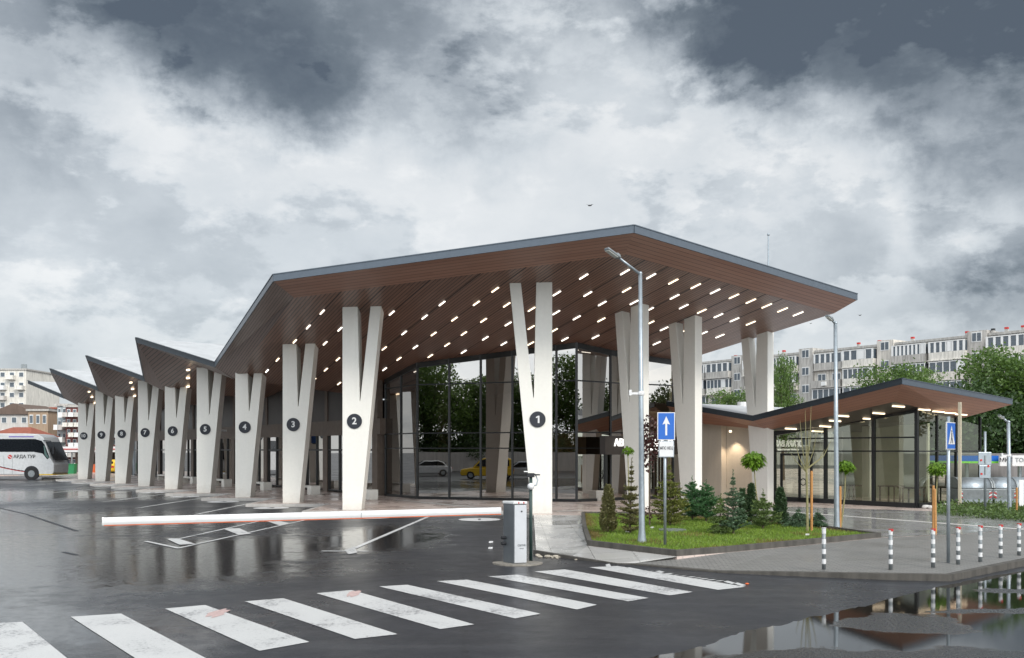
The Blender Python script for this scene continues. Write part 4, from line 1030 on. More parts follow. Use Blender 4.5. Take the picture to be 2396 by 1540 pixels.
# rubble
r = random.Random(12)
for k in range(26):
    x, y = (r.uniform(1255, 1350), 0); y = 1292+(x-1255)*.12+r.uniform(-1, 12); q = gr(x, y); sz = r.uniform(.015, .05)*(1.6 if k < 3 else 1)
    m = MB(); m.sphere(q+V((0, 0, sz*.4)), sz, 7, 5, 0, (1.3, 1, .6)); tag(m.build('pebble', STONE), 'loose stone on the asphalt between barrier and kerb', 'stone', 'loose stones beside the barrier')
for (x, y), mt, lab in (((2260*.2671, 0), ORANGE, ''),):
    q = gr(1748, 1368); m = MB(); m.sphere(q+V((0, 0, .015)), .03, 7, 5, 0, (1.3, 1, .5)); tag(m.build('litter', ORANGE), 'small orange scrap on the road beyond the crossing', 'litter')
for (x, y, lab) in ((1467, 1252, 'white paper scrap on the lawn by the first conifers'), (1525, 1242, 'white paper scrap on the lawn near the one way sign'), (1861, 1226, 'white paper scrap in the low juniper'), (1888, 1259, 'white paper scrap at the lawn edge by the bare sapling'), (1148, 1271, 'white scrap on the asphalt left of the barrier'), (1147, 1285, 'smaller white scrap on the asphalt left of the barrier cabinet')):
    q = gr(x, y, ZP if x > 1300 else 0); m = MB(); m.prism([q+V((a, c, .07 if x > 1300 else .01)) for a, c in ((-.05, -.03), (.05, -.04), (.06, .03), (-.03, .04))], V((.01, 0, .04))); tag(m.build('litter', WHITE), lab, 'litter')

# ---------------------------------------------------------------- right background
def dumpster(label, x, y, w=1.35):
    p = gr(x, y, .1); t = thing('waste_container', label, 'waste container', p, 'grey waste containers in a row')
    m = MB(); pr_ = [(-.5, .22), (.5, .22), (.56, .75), (-.56, .75)]
    m.prism([p+V((-w/2, a, c)) for a, c in pr_], V((w, 0, 0))); m.build('body', GALVD, t, bevel=.03)
    m = MB(); ps = [(-.57, .76)]+[(-.57*math.cos(PI*k/10), .78+.42*math.sin(PI*k/10)) for k in range(11)]+[(.57, .76)]
    m.prism([p+V((-w/2+.06, a, c)) for a, c in ps], V((w-.12, 0, 0))); m.build('lid', GALV, t, True)
    for sx in (-1, 1):
        m = MB(); m.prism([p+V((sx*w/2-.04*sx-.03, a*1.04, c+.02)) for a, c in ps], V((.06, 0, 0))); m.build('lid_rim', GALVD, t)
        m = MB()
        for q in range(4): m.box(p+V((sx*(w/2-.09), -.535, .42+q*.08)), (.13, .03, .04), V((1, 0, .5*sx)), mi=q % 2)
        m.build('warning_stripe', [RED, WHITE], t)
        for sy in (-1, 1):
            m = MB(); q = p+V((sx*(w/2-.2), sy*.4, .11)); m.tube([q-V((.03, 0, 0)), q+V((.03, 0, 0))], .1, 12); m.build('wheel', TYRE, t)
    m = MB(); m.box(p+V((0, -.56, .25)), (w+.1, .05, .14)); m.build('bumper', GALV, t)
dumpster('grey waste container with red and white stripes, left of the row', 2268, 1186)
dumpster('grey waste container with rusty lid behind the sign back', 2336, 1186, 1.0)
dumpster('grey waste container, right end of the row', 2372, 1185, 1.0)
# low wall
tw = MB(); a = at(2225, 1132, 50); tw.prism([V((23.9, 50, 0)), V((60, 52, 0)), V((60, 52, 2.3-.5)), V((23.9, 50, 2.35-.6+.5))], V((0, .25, 0))); o = tw.build('boundary_wall', GREYW); tag(o, 'grey boundary wall under the trees behind the waste containers', 'wall')
# filling station canopy
t = thing('canopy_with_signs', 'blue and green edged canopy with white sign boards beyond the waste containers', 'canopy', at(2300, 1150, 46)); Y = 46
q0, q1 = at(2238, 1084, Y), at(2480, 1067, Y); z0, z1 = q0.z, q1.z
m = MB(); m.prism([V((q0.x, Y, z0+.1)), V((q1.x, Y, z0+.1)), V((q1.x, Y, z1)), V((q0.x, Y, z1))], V((0, 3, 0))); m.build('canopy_edge', BLUE, t)
m = MB(); m.prism([V((q0.x, Y-.02, z0)), V((q1.x, Y-.02, z0)), V((q1.x, Y-.02, z0+.1)), V((q0.x, Y-.02, z0+.1))], V((0, 3, 0))); m.build('green_strip', GRNSTRIP, t)
for x0, x1, tx, mt in ((2338, 2364, 'МКТ', BLACK), (2367, 2430, 'TOP', BLACK)):
    a, c = at(x0, 1091, Y-.3), at(x1, 1066, Y-.3); m = MB(); m.box((a+c)/2, (c.x-a.x, .15, c.z-a.z)); bo_ = m.build('sign_board', WHITE, t, bevel=.02)
    m = MB(); m.text(tx, .3, V((a.x+(.3 if tx != 'TOP' else .42), Y-.39, (a.z+c.z)/2+.03)), (1, 0, 0), (0, 0, 1), 0, .01, .004)
    m.build('lettering', GALVD if tx == 'TOP' else BLACK, bo_)
    if tx == 'TOP':
        m = MB(); zc = (a.z+c.z)/2; x_ = a.x+.80; m.prism([V((x_, Y-.39, zc+.12)), V((x_+.1, Y-.39, zc+.12)), V((x_+.14, Y-.39, zc-.02)), V((x_+.2, Y-.39, zc+.12)), V((x_+.3, Y-.39, zc+.12)), V((x_+.12, Y-.39, zc-.16))], V((0, .01, 0))); m.build('emblem', BLUE, bo_)
for x in (2262, 2386, 2470):
    g_ = at(x, 1150, Y+1); m = MB(); m.tube([V((g_.x, Y+1, 0)), V((g_.x, Y+1, z0))], .1, 10); m.build('pillar', GALV, t)
p = gr(2390, 1200, ZP); t = thing('info_panel', 'small blue and white panel at the right edge beside an orange stake', 'panel', p); a = at(2388, 1160, p.y); m = MB(); m.box(a+V((.1, 0, .1)), (.32, .03, .95)); m.build('board', WHITEG, t); m = MB(); m.box(a+V((.17, -.02, .1)), (.10, .01, .8)); m.build('blue_stripe', BLUE, t); post(t, p+V((.15, 0, 0)), 1.0, .025)

# trees (real ones, behind the pavilion and along the lane behind the camera)
TA = make_tree('broad leafy tree behind the pavilion roof, before the apartment block', 9.6, 8.6, 11, L_TREE, at(2085, 1053, 66)+V((0, 0, -2.4)), 12000, .26, group='trees before the apartment block')
def tcopy(src, x, Y, s, label, rz=0.0, sc=None):
    p = at(x, 1053, Y); p.z = 0; return copy_tree(src, p, label, rz, sc or s)
tcopy(TA, 2345, 58, 1, 'large leafy tree by the right edge, tallest of the trees', 1.2, (.95, .95, .86))
tcopy(TA, 2450, 56, 1, 'leafy tree cut by the right edge of the picture', 2.2, (1.1, 1.1, .75))
tcopy(TA, 1720, 80, 1, 'rounded tree seen between the last two bare columns above the pavilion', 2.9, (.7, .7, .74))
tcopy(TA, 1832, 70, 1, 'narrow leafy tree right of the column standing in the pavilion roof', 4.1, (.36, .36, .92))
tcopy(TA, 2140, 74, 1, 'leafy tree right behind the pavilion ridge', 5.2, (.7, .7, .86))
TB = make_tree('dark leafy tree behind the blue and green canopy', 5.8, 7.5, 21, L_DARK, V((at(2290, 1053, 54).x, 54, 0)), 11000, .24, group='dark trees behind the canopy')
tcopy(TB, 2360, 55, 1, 'dark leafy tree right of the blue and green canopy middle', 2.0, (1.1, 1.1, .72))
tcopy(TB, 2225, 58, 1, 'dark leafy tree seen through the pavilion corner glass', 3.4, (.9, .9, .95))
tcopy(TB, 2430, 53, 1, 'dark leafy tree at the right end behind the canopy', 1.0, (1, 1, .7))
tcopy(TB, 2170, 62, 1, 'dark leafy tree seen through the pavilion glass, left of the corner', 4.4, (.9, .9, .9))

TA.scale = (.78, .78, .84)
# ---------------------------------------------------------------- apartment block, right
BO = V((34.5, 164, 0)); BU = -AX; BN = -NX
AB = thing('apartment_block', 'long weathered grey panel apartment block with balconies on the right skyline', 'building', BO)
def ap(u, o=0, z=0): return BO+BU*u+BN*o+V((0, 0, z))
SH = 2.8
U0, U1 = -8.0, 78.0
m = MB(); m.prism([ap(U0, 0, 0), ap(U1, 0, 0), ap(U1, 0, 17.8), ap(U0, 0, 17.8)], -BN*12); m.build('wall', BLKW, AB)
m = MB(); m.prism([ap(U0, .25, 17.8), ap(U1, .25, 17.8), ap(U1, .25, 18.15), ap(U0, .25, 18.15)], -BN*12.5); m.build('roof_edge', BLKW2, AB)
r = random.Random(31); stair = [-6.0, 7.6, 21.3, 35.0, 48.5, 62.1]
for u in stair:
    m = MB(); m.prism([ap(u-1.3, .5, 0), ap(u+1.3, .5, 0), ap(u+1.3, .5, 18.6), ap(u-1.3, .5, 18.6)], -BN*12); m.build('stair_tower', BLKW2 if r.random() < .5 else BLKW, AB)
    for k in range(1, 7):
        z = 1.2+k*SH-.9
        wf = MB(); wf.box(ap(u, .52, z+.65), (1.35, .06, 1.35), BU); w_ = wf.build('window', WHITEG, AB)
        g_ = MB()
        for s_ in (-.33, .33): g_.box(ap(u+s_, .57, z+.65), (.52, .03, 1.1), BU)
        g_.build('pane', WING, w_)
for bi, u in enumerate(stair[:-1]+[62.1]):
    for half in (0, 1):
        ub = u+1.3+.1+half*5.6
        for k in range(1, 6):
            z = k*SH+1.0
            ty = r.random(); dep = r.choice((1.0, 1.25, 1.25, .5)); cm = r.choice((BLKW, BLKW2, BLKW3, BLKW3, PINKW))
            topf = (k == 5)
            pb = MB(); pb.prism([ap(ub+.1, dep, z), ap(ub+5.2, dep, z), ap(ub+5.2, dep, z+1.05), ap(ub+.1, dep, z+1.05)], -BN*(dep+.02))
            pb.prism([ap(ub, dep+.12, z-.14), ap(ub+5.4, dep+.12, z-.14), ap(ub+5.4, dep+.12, z), ap(ub, dep+.12, z)], -BN*(dep+.1)); bo2 = pb.build('balcony', cm, AB)
            if topf or ty < .6:
                g_ = MB(); g_.prism([ap(ub+.15, dep-.06, z+1.05), ap(ub+5.15, dep-.06, z+1.05), ap(ub+5.15, dep-.06, z+2.45), ap(ub+.15, dep-.06, z+2.45)], -BN*dep*.9); go = g_.build('glazing', WING, bo2)
                f_ = MB(); nf_ = r.choice((4, 5, 6, 8))
                for q in range(nf_+1): f_.box(ap(ub+.2+q*4.9/nf_, dep-.03, z+1.75), (.14 if not topf else .3, .08, 1.4), BU)
                f_.box(ap(ub+2.65, dep-.03, z+2.5), (5.2, .12, .12), BU)
                if r.random() < .5: q = r.randrange(nf_); f_.box(ap(ub+.2+(q+.5)*4.9/nf_, dep-.02, z+1.75), (4.9/nf_, .06, 1.35), BU)
                f_.build('window_frame', WHITEG, bo2)
            else:
                for s_ in (1.3, 3.9):
                    wf = MB(); wf.box(ap(ub+s_, .05, z+1.5), (1.5, .1, 1.4), BU); wo = wf.build('window_frame', WHITEG, bo2)
                    wf = MB()
                    for q in (-.36, .36): wf.box(ap(ub+s_+q, .12, z+1.5), (.58, .03, 1.15), BU)
                    wf.build('pane', WING, bo2)
                if r.random() < .7: wf = MB(); wf.box(ap(ub+2.6, dep+.22, z+.5), (.8, .35, .6), BU); wf.build('air_conditioner', WHITEG, bo2)
for (x, y), dark in ((z7(440, 510), 0), (z7(640, 485), 0), (z7(960, 450), 0), (z7(1485, 395), 0), (z7(1735, 360), 1), (z7(1865, 360), 0), (z7(2025, 350), 0), ((1716, 852), 0), ((1829, 838), 0)):
    kx = (x-1198)/F_; u = (164*kx-34.5)/(.599+.801*kx); m = MB(); m.boxz(ap(u, -.6, 18.1), (.35, .35, .45), BU, 1); m.boxz(ap(u, -.6, 18.55), (.42, .4, .26), BU, 0); m.build('roof_vent', [RED if not dark else BLACK, BLKW2], AB)

# ---------------------------------------------------------------- left background
def house(label, x0, x1, yt, Y, nf, nc, wall, depth=8, roofk='flat', zb=0.0, name='apartment_house', balc=0.0, seed=0, roofmat=None, wm=WHITEG):
    r = random.Random(seed); a = at(x0, 1053, Y); c = at(x1, 1053, Y); zt = HC+(1053-yt)/F_*Y; w = c.x-a.x
    t = thing(name, label, 'building', V(((a.x+c.x)/2, Y, 0)))
    wb = zt if roofk == 'flat' else zt-min(2.6, w*.22)
    m = MB(); m.prism([V((a.x, Y, 0)), V((c.x, Y, 0)), V((c.x, Y, wb)), V((a.x, Y, wb))], V((0, depth, 0))); m.build('wall', wall, t)
    if roofk == 'flat': m = MB(); m.box(V(((a.x+c.x)/2, Y+depth/2, wb+.15)), (w+.5, depth+.5, .3)); m.build('roof', BLKW2 if roofmat is None else roofmat, t)
    elif roofk == 'gable':
        m = MB(); m.prism([V((a.x-.4, Y-.4, wb)), V((c.x+.4, Y-.4, wb)), V(((a.x+c.x)/2, Y-.4, zt))], V((0, depth+.8, 0))); m.build('roof', roofmat or RTILE, t)
    elif roofk == 'hip':
        m = MB(); cxm = (a.x+c.x)/2; m.mesh([V((a.x-.4, Y-.4, wb)), V((c.x+.4, Y-.4, wb)), V((c.x+.4, Y+depth, wb)), V((a.x-.4, Y+depth, wb)), V((a.x+w*.3, Y+depth/2, zt)), V((c.x-w*.3, Y+depth/2, zt))], [(0, 1, 5, 4), (1, 2, 5), (2, 3, 4, 5), (3, 0, 4)]); m.build('roof', roofmat or RTILE, t)
    fh_ = (wb-zb)/nf
    for f in range(nf):
        for q in range(nc):
            cx_ = a.x+w*(q+.5)/nc; cz = zb+fh_*(f+.55); ww = w/nc*.55; wh = fh_*.5
            if r.random() < balc:
                m = MB(); m.box(V((cx_, Y-.6, cz-wh*.55)), (ww*1.5, 1.2, fh_*.35)); m.box(V((cx_, Y-.6, cz-wh*.95)), (ww*1.6, 1.3, .15)); m.build('balcony', r.choice((wm, PINKW, BLKW3)), t)
            m = MB(); m.box(V((cx_, Y-.03, cz)), (ww, .06, wh)); wo = m.build('window', wm, t)
            m = MB(); m.box(V((cx_, Y-.07, cz)), (ww*.8, .03, wh*.82)); m.build('pane', WING, wo)
    return t
house('pale ten storey tower with balconies at the left edge of the skyline', -70, 61, 866, 190, 9, 6, BLKW3, 14, balc=.5, seed=1)
t = thing('antenna_mast', 'thin antenna mast on the pale tower roof at far left', 'antenna', at(55, 866, 195)); m = MB(); q = at(56, 866, 195); m.tube([q, at(56, 852, 195)], .18, 6); m.build('mast', GALVD, t); m = MB(); m.box(at(56, 858, 195), (1.2, .2, 1.0)); m.build('aerial', GALVD, t)
house('beige house with a broad low gable, in front of the pale tower', -25, 92, 944, 150, 4, 5, PINKW, 10, 'gable', balc=.3, seed=2, roofmat=BROWNW)
house('tan house with small windows under the beige gabled house', 66, 112, 962, 140, 3, 3, TANW, 9, seed=3)
house('brown and orange block with white pilasters left of the red balconied block', 92, 138, 957, 165, 4, 4, BROWNW, 9, balc=.4, seed=4, roofmat=RTILE)
house('slim pale blue block left of the maroon block', 134, 156, 950, 128, 5, 2, BLUEW, 9, balc=.8, seed=5)
house('maroon apartment block with white balconies behind column 10', 154, 196, 953, 127, 6, 3, REDW, 9, balc=.7, seed=6)
house('second maroon block seen between columns 9 and 8', 205, 275, 960, 140, 6, 4, REDW, 9, balc=.5, seed=7)
house('low house with red tiled hip roof behind the coach', -40, 68, 998, 120, 1, 6, PINKW, 8, 'hip', seed=8)
house('pale building seen between columns 8 and 6', 282, 420, 1000, 130, 4, 7, PINKW, 9, seed=9)
# white roofed market stand
t = thing('market_stand', 'row of kiosks with a long white edged roof beyond the coach', 'kiosk', V((-42, 94, 0)))
a, c = at(135, 1058, 92), at(345, 1045, 92)
m = MB(); m.box(V(((a.x+c.x)/2, 94, (a.z+c.z)/2)), (c.x-a.x, 4, c.z-a.z)); m.build('roof', WHITE, t)
m = MB(); m.box(V(((a.x+c.x)/2, 95.8, 1.1)), (c.x-a.x, .2, 2.2)); m.build('back_wall', BROWNW, t)
m = MB(); m.box(V(((a.x+c.x)/2, 91.95, (a.z+c.z)/2+.02)), (c.x-a.x, .04, .09)); m.build('red_trim', RED, t)
for k in range(8):
    x = a.x+(c.x-a.x)*k/7; m = MB(); m.tube([V((x, 92.3, 0)), V((x, 92.3, a.z))], .08, 8); m.build('post', GALVD, t)
for k in range(7):
    x = a.x+(c.x-a.x)*(k+.5)/7; m = MB(); m.boxz(V((x, 93.5, 0)), (.9, .8, .95)); m.build('counter', (WHITEG, GREYW, ORANGE, BLUEW, TANW, WHITEG, GREYW)[k], t)
for x, y, lab in ((149, 1098, 'green wheeled bin beyond the coach nose'), (169, 1098, 'green wheeled bin left of column 10')):
    p = at(x, 1053, 88); p.z = 0; t = thing('wheeled_bin', lab, 'bin', p); 
    m = MB(); m.prism([p+V((-.27, -.3, .08)), p+V((.27, -.3, .08)), p+V((.33, -.3, 1.0)), p+V((-.33, -.3, 1.0))], V((0, .6, 0))); m.build('body', GREENB, t); m = MB(); m.box(p+V((0, 0, 1.04)), (.72, .7, .07)); m.build('lid', GREENB, t)
# white notice pylon between columns 8 and 7
p = at(314, 1053, 82); p.z = 0; t = thing('white_pylon', 'white pole with white box signs between columns 8 and 7', 'sign', p); m = MB(); m.tube([p, at(314, 965, 82)], .14, 8); m.build('pole', GALV, t)
for y0, y1, w in ((957, 972, .8), (975, 992, .5), (1000, 1018, 1.1)):
    m = MB(); q = (at(314, y0, 81.8)+at(314, y1, 81.8))/2; m.box(q, (w, .3, (y1-y0)*82/F_)); m.build('sign_box', WHITE, t)
# people-free bus
BX = -36.7; BY = 73.6
t = thing('coach', 'white touring coach parked at the left edge, black windows and red swoosh', 'coach', V((BX-6, BY+1.25, 0)))
pr2 = [(-.15, .42), (-.02, .62), (0, 1.25), (-.28, 1.72), (-.66, 2.95), (-.86, 3.42), (-1.25, 3.64), (-2.3, 3.72), (-12.3, 3.72), (-12.5, 3.5), (-12.5, .42)]
m = MB(); m.prism([V((BX+a, BY, c)) for a, c in pr2], V((0, 2.5, 0))); bd = m.build('body', CARW, t, bevel=.06)
wn = [(-.42, 1.75), (-.55, 1.62), (-.70, 2.05), (-1.5, 2.22), (-12.1, 2.22), (-12.1, 3.25), (-2.1, 3.25), (-1.35, 3.1), (-.98, 2.75)]
m = MB(); m.prism([V((BX+a, BY-.015, c)) for a, c in [(-.34, 1.80), (-.52, 1.65), (-.9, 2.12), (-1.6, 2.25), (-12.1, 2.25), (-12.1, 3.28), (-1.5, 3.28), (-.98, 3.14), (-.74, 2.85)]], V((0, .03, 0))); m.build('side_window', CARG, bd)
m = MB(); m.prism([V((BX+a, BY-.03, c)) for a, c in [(-.50, 1.75), (-.72, 2.0), (-.80, 2.72), (-.74, 2.78), (-.56, 2.1), (-.36, 1.78)]], V((0, .03, 0))); m.build('mirror_window', simple('tinted', (.10, .16, .15), .1), bd)
m = MB(); m.prism([V((BX+.01, BY+.1, 1.55)), V((BX+.01, BY+2.4, 1.55)), V((BX-.69, BY+2.4, 3.05)), V((BX-.69, BY+.1, 3.05))], V((.02, 0, .01))); m.build('windscreen', CARG, bd)
m = MB(); m.tube([V((BX-.8, BY-.05, 3.15)), V((BX-.15, BY-.25, 3.1)), V((BX+.12, BY-.3, 2.9)), V((BX+.14, BY-.3, 2.5))], .045, 8); m.box(V((BX+.14, BY-.3, 2.35)), (.12, .22, .5)); m.build('mirror', BLACK, t)
for x in (-1.78, -8.8):
    q = V((BX+x, BY, .5)); wo = MB(); wo.tube([q+V((0, -.03, 0)), q+V((0, .3, 0))], .5, 24); wo = wo.build('wheel', TYRE, t); m = MB(); m.disc(q-V((0, .05, 0)), .27, (1, 0, 0), (0, 0, 1), 18, 0, V((0, .03, 0))); m.build('rim', GALVD, wo)
    m = MB(); m.disc(q-V((0, .012, -.03)), .60, (1, 0, 0), (0, 0, 1), 24, 0, V((0, .02, 0))); m.build('wheel_arch', BLACK, bd)
m = MB()
for k in range(14):
    a, c = -5.4+k*.28, -5.4+(k+1)*.28; z = lambda x: .62+.72*((-x-1.5)/3.9)**1.6 if x < -1.5 else .62
    m.prism([V((BX+a, BY-.01, z(a))), V((BX+c, BY-.01, z(c))), V((BX+c, BY-.01, z(c)+.04)), V((BX+a, BY-.01, z(a)+.07))], V((0, .02, 0)), 0)
    m.prism([V((BX+a, BY-.012, z(a)-.05)), V((BX+c, BY-.012, z(c)-.03)), V((BX+c, BY-.012, z(c)-.002)), V((BX+a, BY-.012, z(a)-.003))], V((0, .02, 0)), 1)
m.build('swoosh', [BLACK, RED], bd)
for x in (-3.32, -4.0, -4.7): m = MB(); m.box(V((BX+x, BY-.003, 1.2)), (.02, .01, 1.5)); m.build('panel_seam', GALVD, bd)
m = MB(); m.text('АРДА ТУР', .36, V((BX-2.35, BY-.01, 1.86)), (1, 0, 0), (0, 0, 1), 0, .02, .006, 1.75); m.build('lettering', BLACK, bd)
m = MB(); m.disc(V((BX-3.52, BY-.01, 1.85)), .17, (1, 0, 0), (0, 0, 1), 20, 0, V((0, .02, 0))); m.box(V((BX-3.52, BY-.015, 1.85)), (.3, .01, .06), V((1, 0, -.6)), mi=1); m.build('emblem', [RED, WHITE], bd)
m = MB(); m.text('SETRA', .22, V((BX-2.0, BY-.01, 3.46)), (1, 0, 0), (0, 0, 1), 0, .02, .006, 1.2) if False else m.box(V((BX-2.6, BY-.01, 3.46)), (2.0, .02, .07)); m.build('roof_stripe', simple('violet', (.10, .06, .35), .4), bd)
m = MB(); m.box(V((BX-.58, BY+1.2, .42)), (1.1, 2.54, .07)); m.build('skirt_strip', YELLOW, bd)
# cars
def car(label, loc, ang, paint_, name='parked_car', van=False, group=None):
    t = thing(name, label, 'car', loc, group); o = V(loc); f = V((math.cos(ang), math.sin(ang), 0)); s = V((-f.y, f.x, 0))
    P = lambda a, b_, c: o+f*a+s*b_+V((0, 0, c))
    lo = [(-2.1, .28), (2.1, .28), (2.2, .5), (2.15, .78), (1.35, .92), (-2.0, .95), (-2.2, .8), (-2.2, .45)]
    m = MB(); m.prism([P(a, -.86, c) for a, c in lo], s*1.72); bo_ = m.build('body', paint_, t, bevel=.07)
    ro = [(-2.0, .94), (1.2, .92), (.55, 1.62), (.2, 1.72), (-1.75, 1.74), (-2.02, 1.6)] if van else [(-1.75, .93), (1.15, .91), (.35, 1.42), (-1.0, 1.45), (-1.4, 1.3)]
    m = MB(); m.prism([P(a, -.76, c) for a, c in ro], s*1.52); cb = m.build('cabin', paint_, t, bevel=.06)
    cen = V((sum(a for a, c in ro)/len(ro), 0)); cz = sum(c for a, c in ro)/len(ro)
    m = MB(); wi = [(cen.x+(a-cen.x)*.86, cz+(c-cz)*.74) for a, c in ro]
    m.prism([P(a, -.775, c) for a, c in wi], s*1.55); m.build('side_window', CARG, cb)
    m = MB(); a0, a1 = ro[1], ro[2]; d_ = V((a1[0]-a0[0], 0, a1[1]-a0[1])); nn_ = V((-d_.z, 0, d_.x)) if False else None
    m.prism([P(a0[0]+.01-.06, -.66, a0[1]+.06), P(a0[0]+.01-.06, .66, a0[1]+.06), P(a1[0]+.05, .62, a1[1]-.06), P(a1[0]+.05, -.62, a1[1]-.06)], f*.03+V((0, 0, .03))); m.build('windscreen', CARG, cb)
    zz = ro[-1]; m = MB(); m.box(P(ro[-1][0]-.03 if van else -1.62, 0, 1.28 if van else 1.12), (.06, 1.2, .42 if van else .3), f); m.build('rear_window', CARG, cb)
    for a in (-1.35, 1.35):
        for b_ in (-.8, .8):
            m = MB(); q = P(a, b_, .32); m.tube([q-s*.1, q+s*.1], .32, 18); w_ = m.build('wheel', TYRE, t); m = MB(); q2 = q+s*(.1 if b_ > 0 else -.1); m.tube([q2-s*.012, q2+s*.012], .19, 14); m.build('rim', GALV, w_)
    for b_ in (-.68, .68):
        m = MB(); m.box(P(2.16, b_, .68), (.08, .3, .14), f); m.build('headlight', LAMPG, t); m = MB(); m.box(P(-2.18, b_, .75), (.06, .26, .2), f); m.build('tail_light', RED, t)
    return t
car('yellow taxi seen from behind between columns 9 and 8', (at(259, 1053, 92).x, 92, 0), 1.75, YELLOW)
car('white car seen from behind between columns 8 and 7', (at(306, 1053, 95).x, 95, 0), 1.6, CARW)
# scenery on the lane side, which the curtain wall mirrors
MN = V((-.337, -.9415, 0)).normalized(); MP = V((-4.43, 42.9, 0))
def mirr(x, Y):
    M = V(((x-1198)/F_*Y, Y, 0)); return M-2*((M-MP).dot(MN))*MN
car('yellow estate taxi parked along the wall, mirrored in the hall glass', mirr(1140, 76), 2.45, YELLOW, van=True)
car('silver car parked behind the yellow taxi, mirrored in the hall glass', mirr(1222, 77), 2.40, SILVER)
car('white car by the lane wall, mirrored in the hall glass near the door', mirr(1000, 84), 2.30, CARW)
wd = V((.773, -.634, 0)); wo_ = V((-.634, -.771, 0)); wc = V((-42.7, -5.9, 0))
tw = MB(); tw.prism([wc-wd*45, wc+wd*45, wc+wd*45+V((0, 0, 2.15)), wc-wd*45+V((0, 0, 2.15))], wo_*.25); o = tw.build('concrete_wall', PINKW); tag(o, 'pale concrete wall along the lane, mirrored in the hall glass', 'wall')
rq = random.Random(6)
for k in range(20):
    q = wc+wd*(-44+k*4.6)+wo_*(5+rq.uniform(0, 6)); c_ = copy_tree(TA, q, 'leafy tree behind the concrete wall, mirrored in the hall glass', k*1.3, (1.35, 1.35, rq.uniform(1.05, 1.4))); c_['group'] = 'trees along the lane, mirrored in the glass'
    q = wc+wd*(-42+k*4.6)+wo_*(3+rq.uniform(0, 2)); c_ = copy_tree(TB, q-V((0, 0, 1.2)), 'dark bushy tree right behind the concrete wall, mirrored in the hall glass', k*2.3, (1.25, 1.25, .95)); c_['group'] = 'bushy trees along the lane, mirrored in the glass'
for k, (x, y, s_) in enumerate(((38, 32, 1.0), (46, 37, 1.1), (34, 24, .9), (52, 30, 1.1))):
    c_ = copy_tree(TB, V((x, y, 0)), 'leafy tree on the right outside the picture, mirrored in the glass', k*2.0, (s_*1.2, s_*1.2, s_*1.2)); c_['group'] = 'trees on the right, mirrored in the glass'

# birds
for (x, y, Y, s_, lab) in ((1380, 481, 60, .28, 'dark bird flying above the station roof'), (2012, 738, 70, .2, 'small bird in the sky right of the roof tip'), (1897, 757, 70, .14, 'tiny bird below the roof edge near the far street lamp')):
    q = at(x, y, Y); m = MB(); m.sphere(q, s_*.22, 8, 6, 0, (2.2, 1, .8))
    for sg in (-1, 1): m.mesh([q+V((-.1*s_, 0, 0)), q+V((.25*s_, 0, 0)), q+V((sg*.9*s_, .2*s_, .35*s_)), q+V((sg*.5*s_-.1*s_, .1*s_, .3*s_))], [(0, 1, 2, 3)])
    tag(m.build('bird', BIRDM), lab, 'bird')

# ---------------------------------------------------------------- sky and light
w = bpy.data.worlds.new('World'); bpy.context.scene.world = w; w.use_nodes = True; t = w.node_tree; t.nodes.clear()
out = t.nodes.new('ShaderNodeOutputWorld'); bg = t.nodes.new('ShaderNodeBackground')
sky = node(t, 'ShaderNodeTexSky', sky_type='NISHITA', sun_disc=False, sun_elevation=R(38), sun_rotation=R(150))
g = node(t, 'ShaderNodeTexCoord').outputs['Generated']
sp = node(t, 'ShaderNodeSeparateXYZ'); L(t, g, sp.inputs[0])
zz = math_(t, 'ADD', math_(t, 'MAXIMUM', sp.outputs[2], 0.0), .16)
cb = node(t, 'ShaderNodeCombineXYZ'); L(t, math_(t, 'DIVIDE', sp.outputs[0], zz), cb.inputs[0]); L(t, math_(t, 'DIVIDE', sp.outputs[1], zz), cb.inputs[1])
n1 = noise(t, cb.outputs[0], .95, 8, .58, .5)
nb = node(t, 'ShaderNodeTexNoise', i_Scale=2.6, i_Detail=7, i_Roughness=.6); L(t, cb.outputs[0], nb.inputs['Vector'])
n2 = nb.outputs[0]
# warp directions for cloud masses
wn = node(t, 'ShaderNodeTexNoise', i_Scale=5.0, i_Detail=9, i_Roughness=.62); L(t, g, wn.inputs['Vector'])
wo = node(t, 'ShaderNodeVectorMath', operation='SUBTRACT'); L(t, wn.outputs['Color'], wo.inputs[0]); wo.inputs[1].default_value = (.5, .5, .5)
ws = node(t, 'ShaderNodeVectorMath', operation='SCALE'); L(t, wo.outputs[0], ws.inputs[0]); ws.inputs['Scale'].default_value = .22
wa = node(t, 'ShaderNodeVectorMath', operation='ADD'); L(t, g, wa.inputs[0]); L(t, ws.outputs[0], wa.inputs[1])
def cloud(blobs):
    tot = None
    for x, y, rad, amp in blobs:
        d = V(((x-1198)/F_, 1, (1053-y)/F_)).normalized()
        s_ = node(t, 'ShaderNodeVectorMath', operation='DISTANCE'); L(t, wa.outputs[0], s_.inputs[0]); s_.inputs[1].default_value = d
        v = node(t, 'ShaderNodeMapRange', interpolation_type='SMOOTHERSTEP'); L(t, s_.outputs['Value'], v.inputs[0])
        v.inputs[1].default_value = 0; v.inputs[2].default_value = rad/F_; v.inputs[3].default_value = amp; v.inputs[4].default_value = 0
        tot = v.outputs[0] if tot is None else math_(t, 'ADD', tot, v.outputs[0])
    return tot
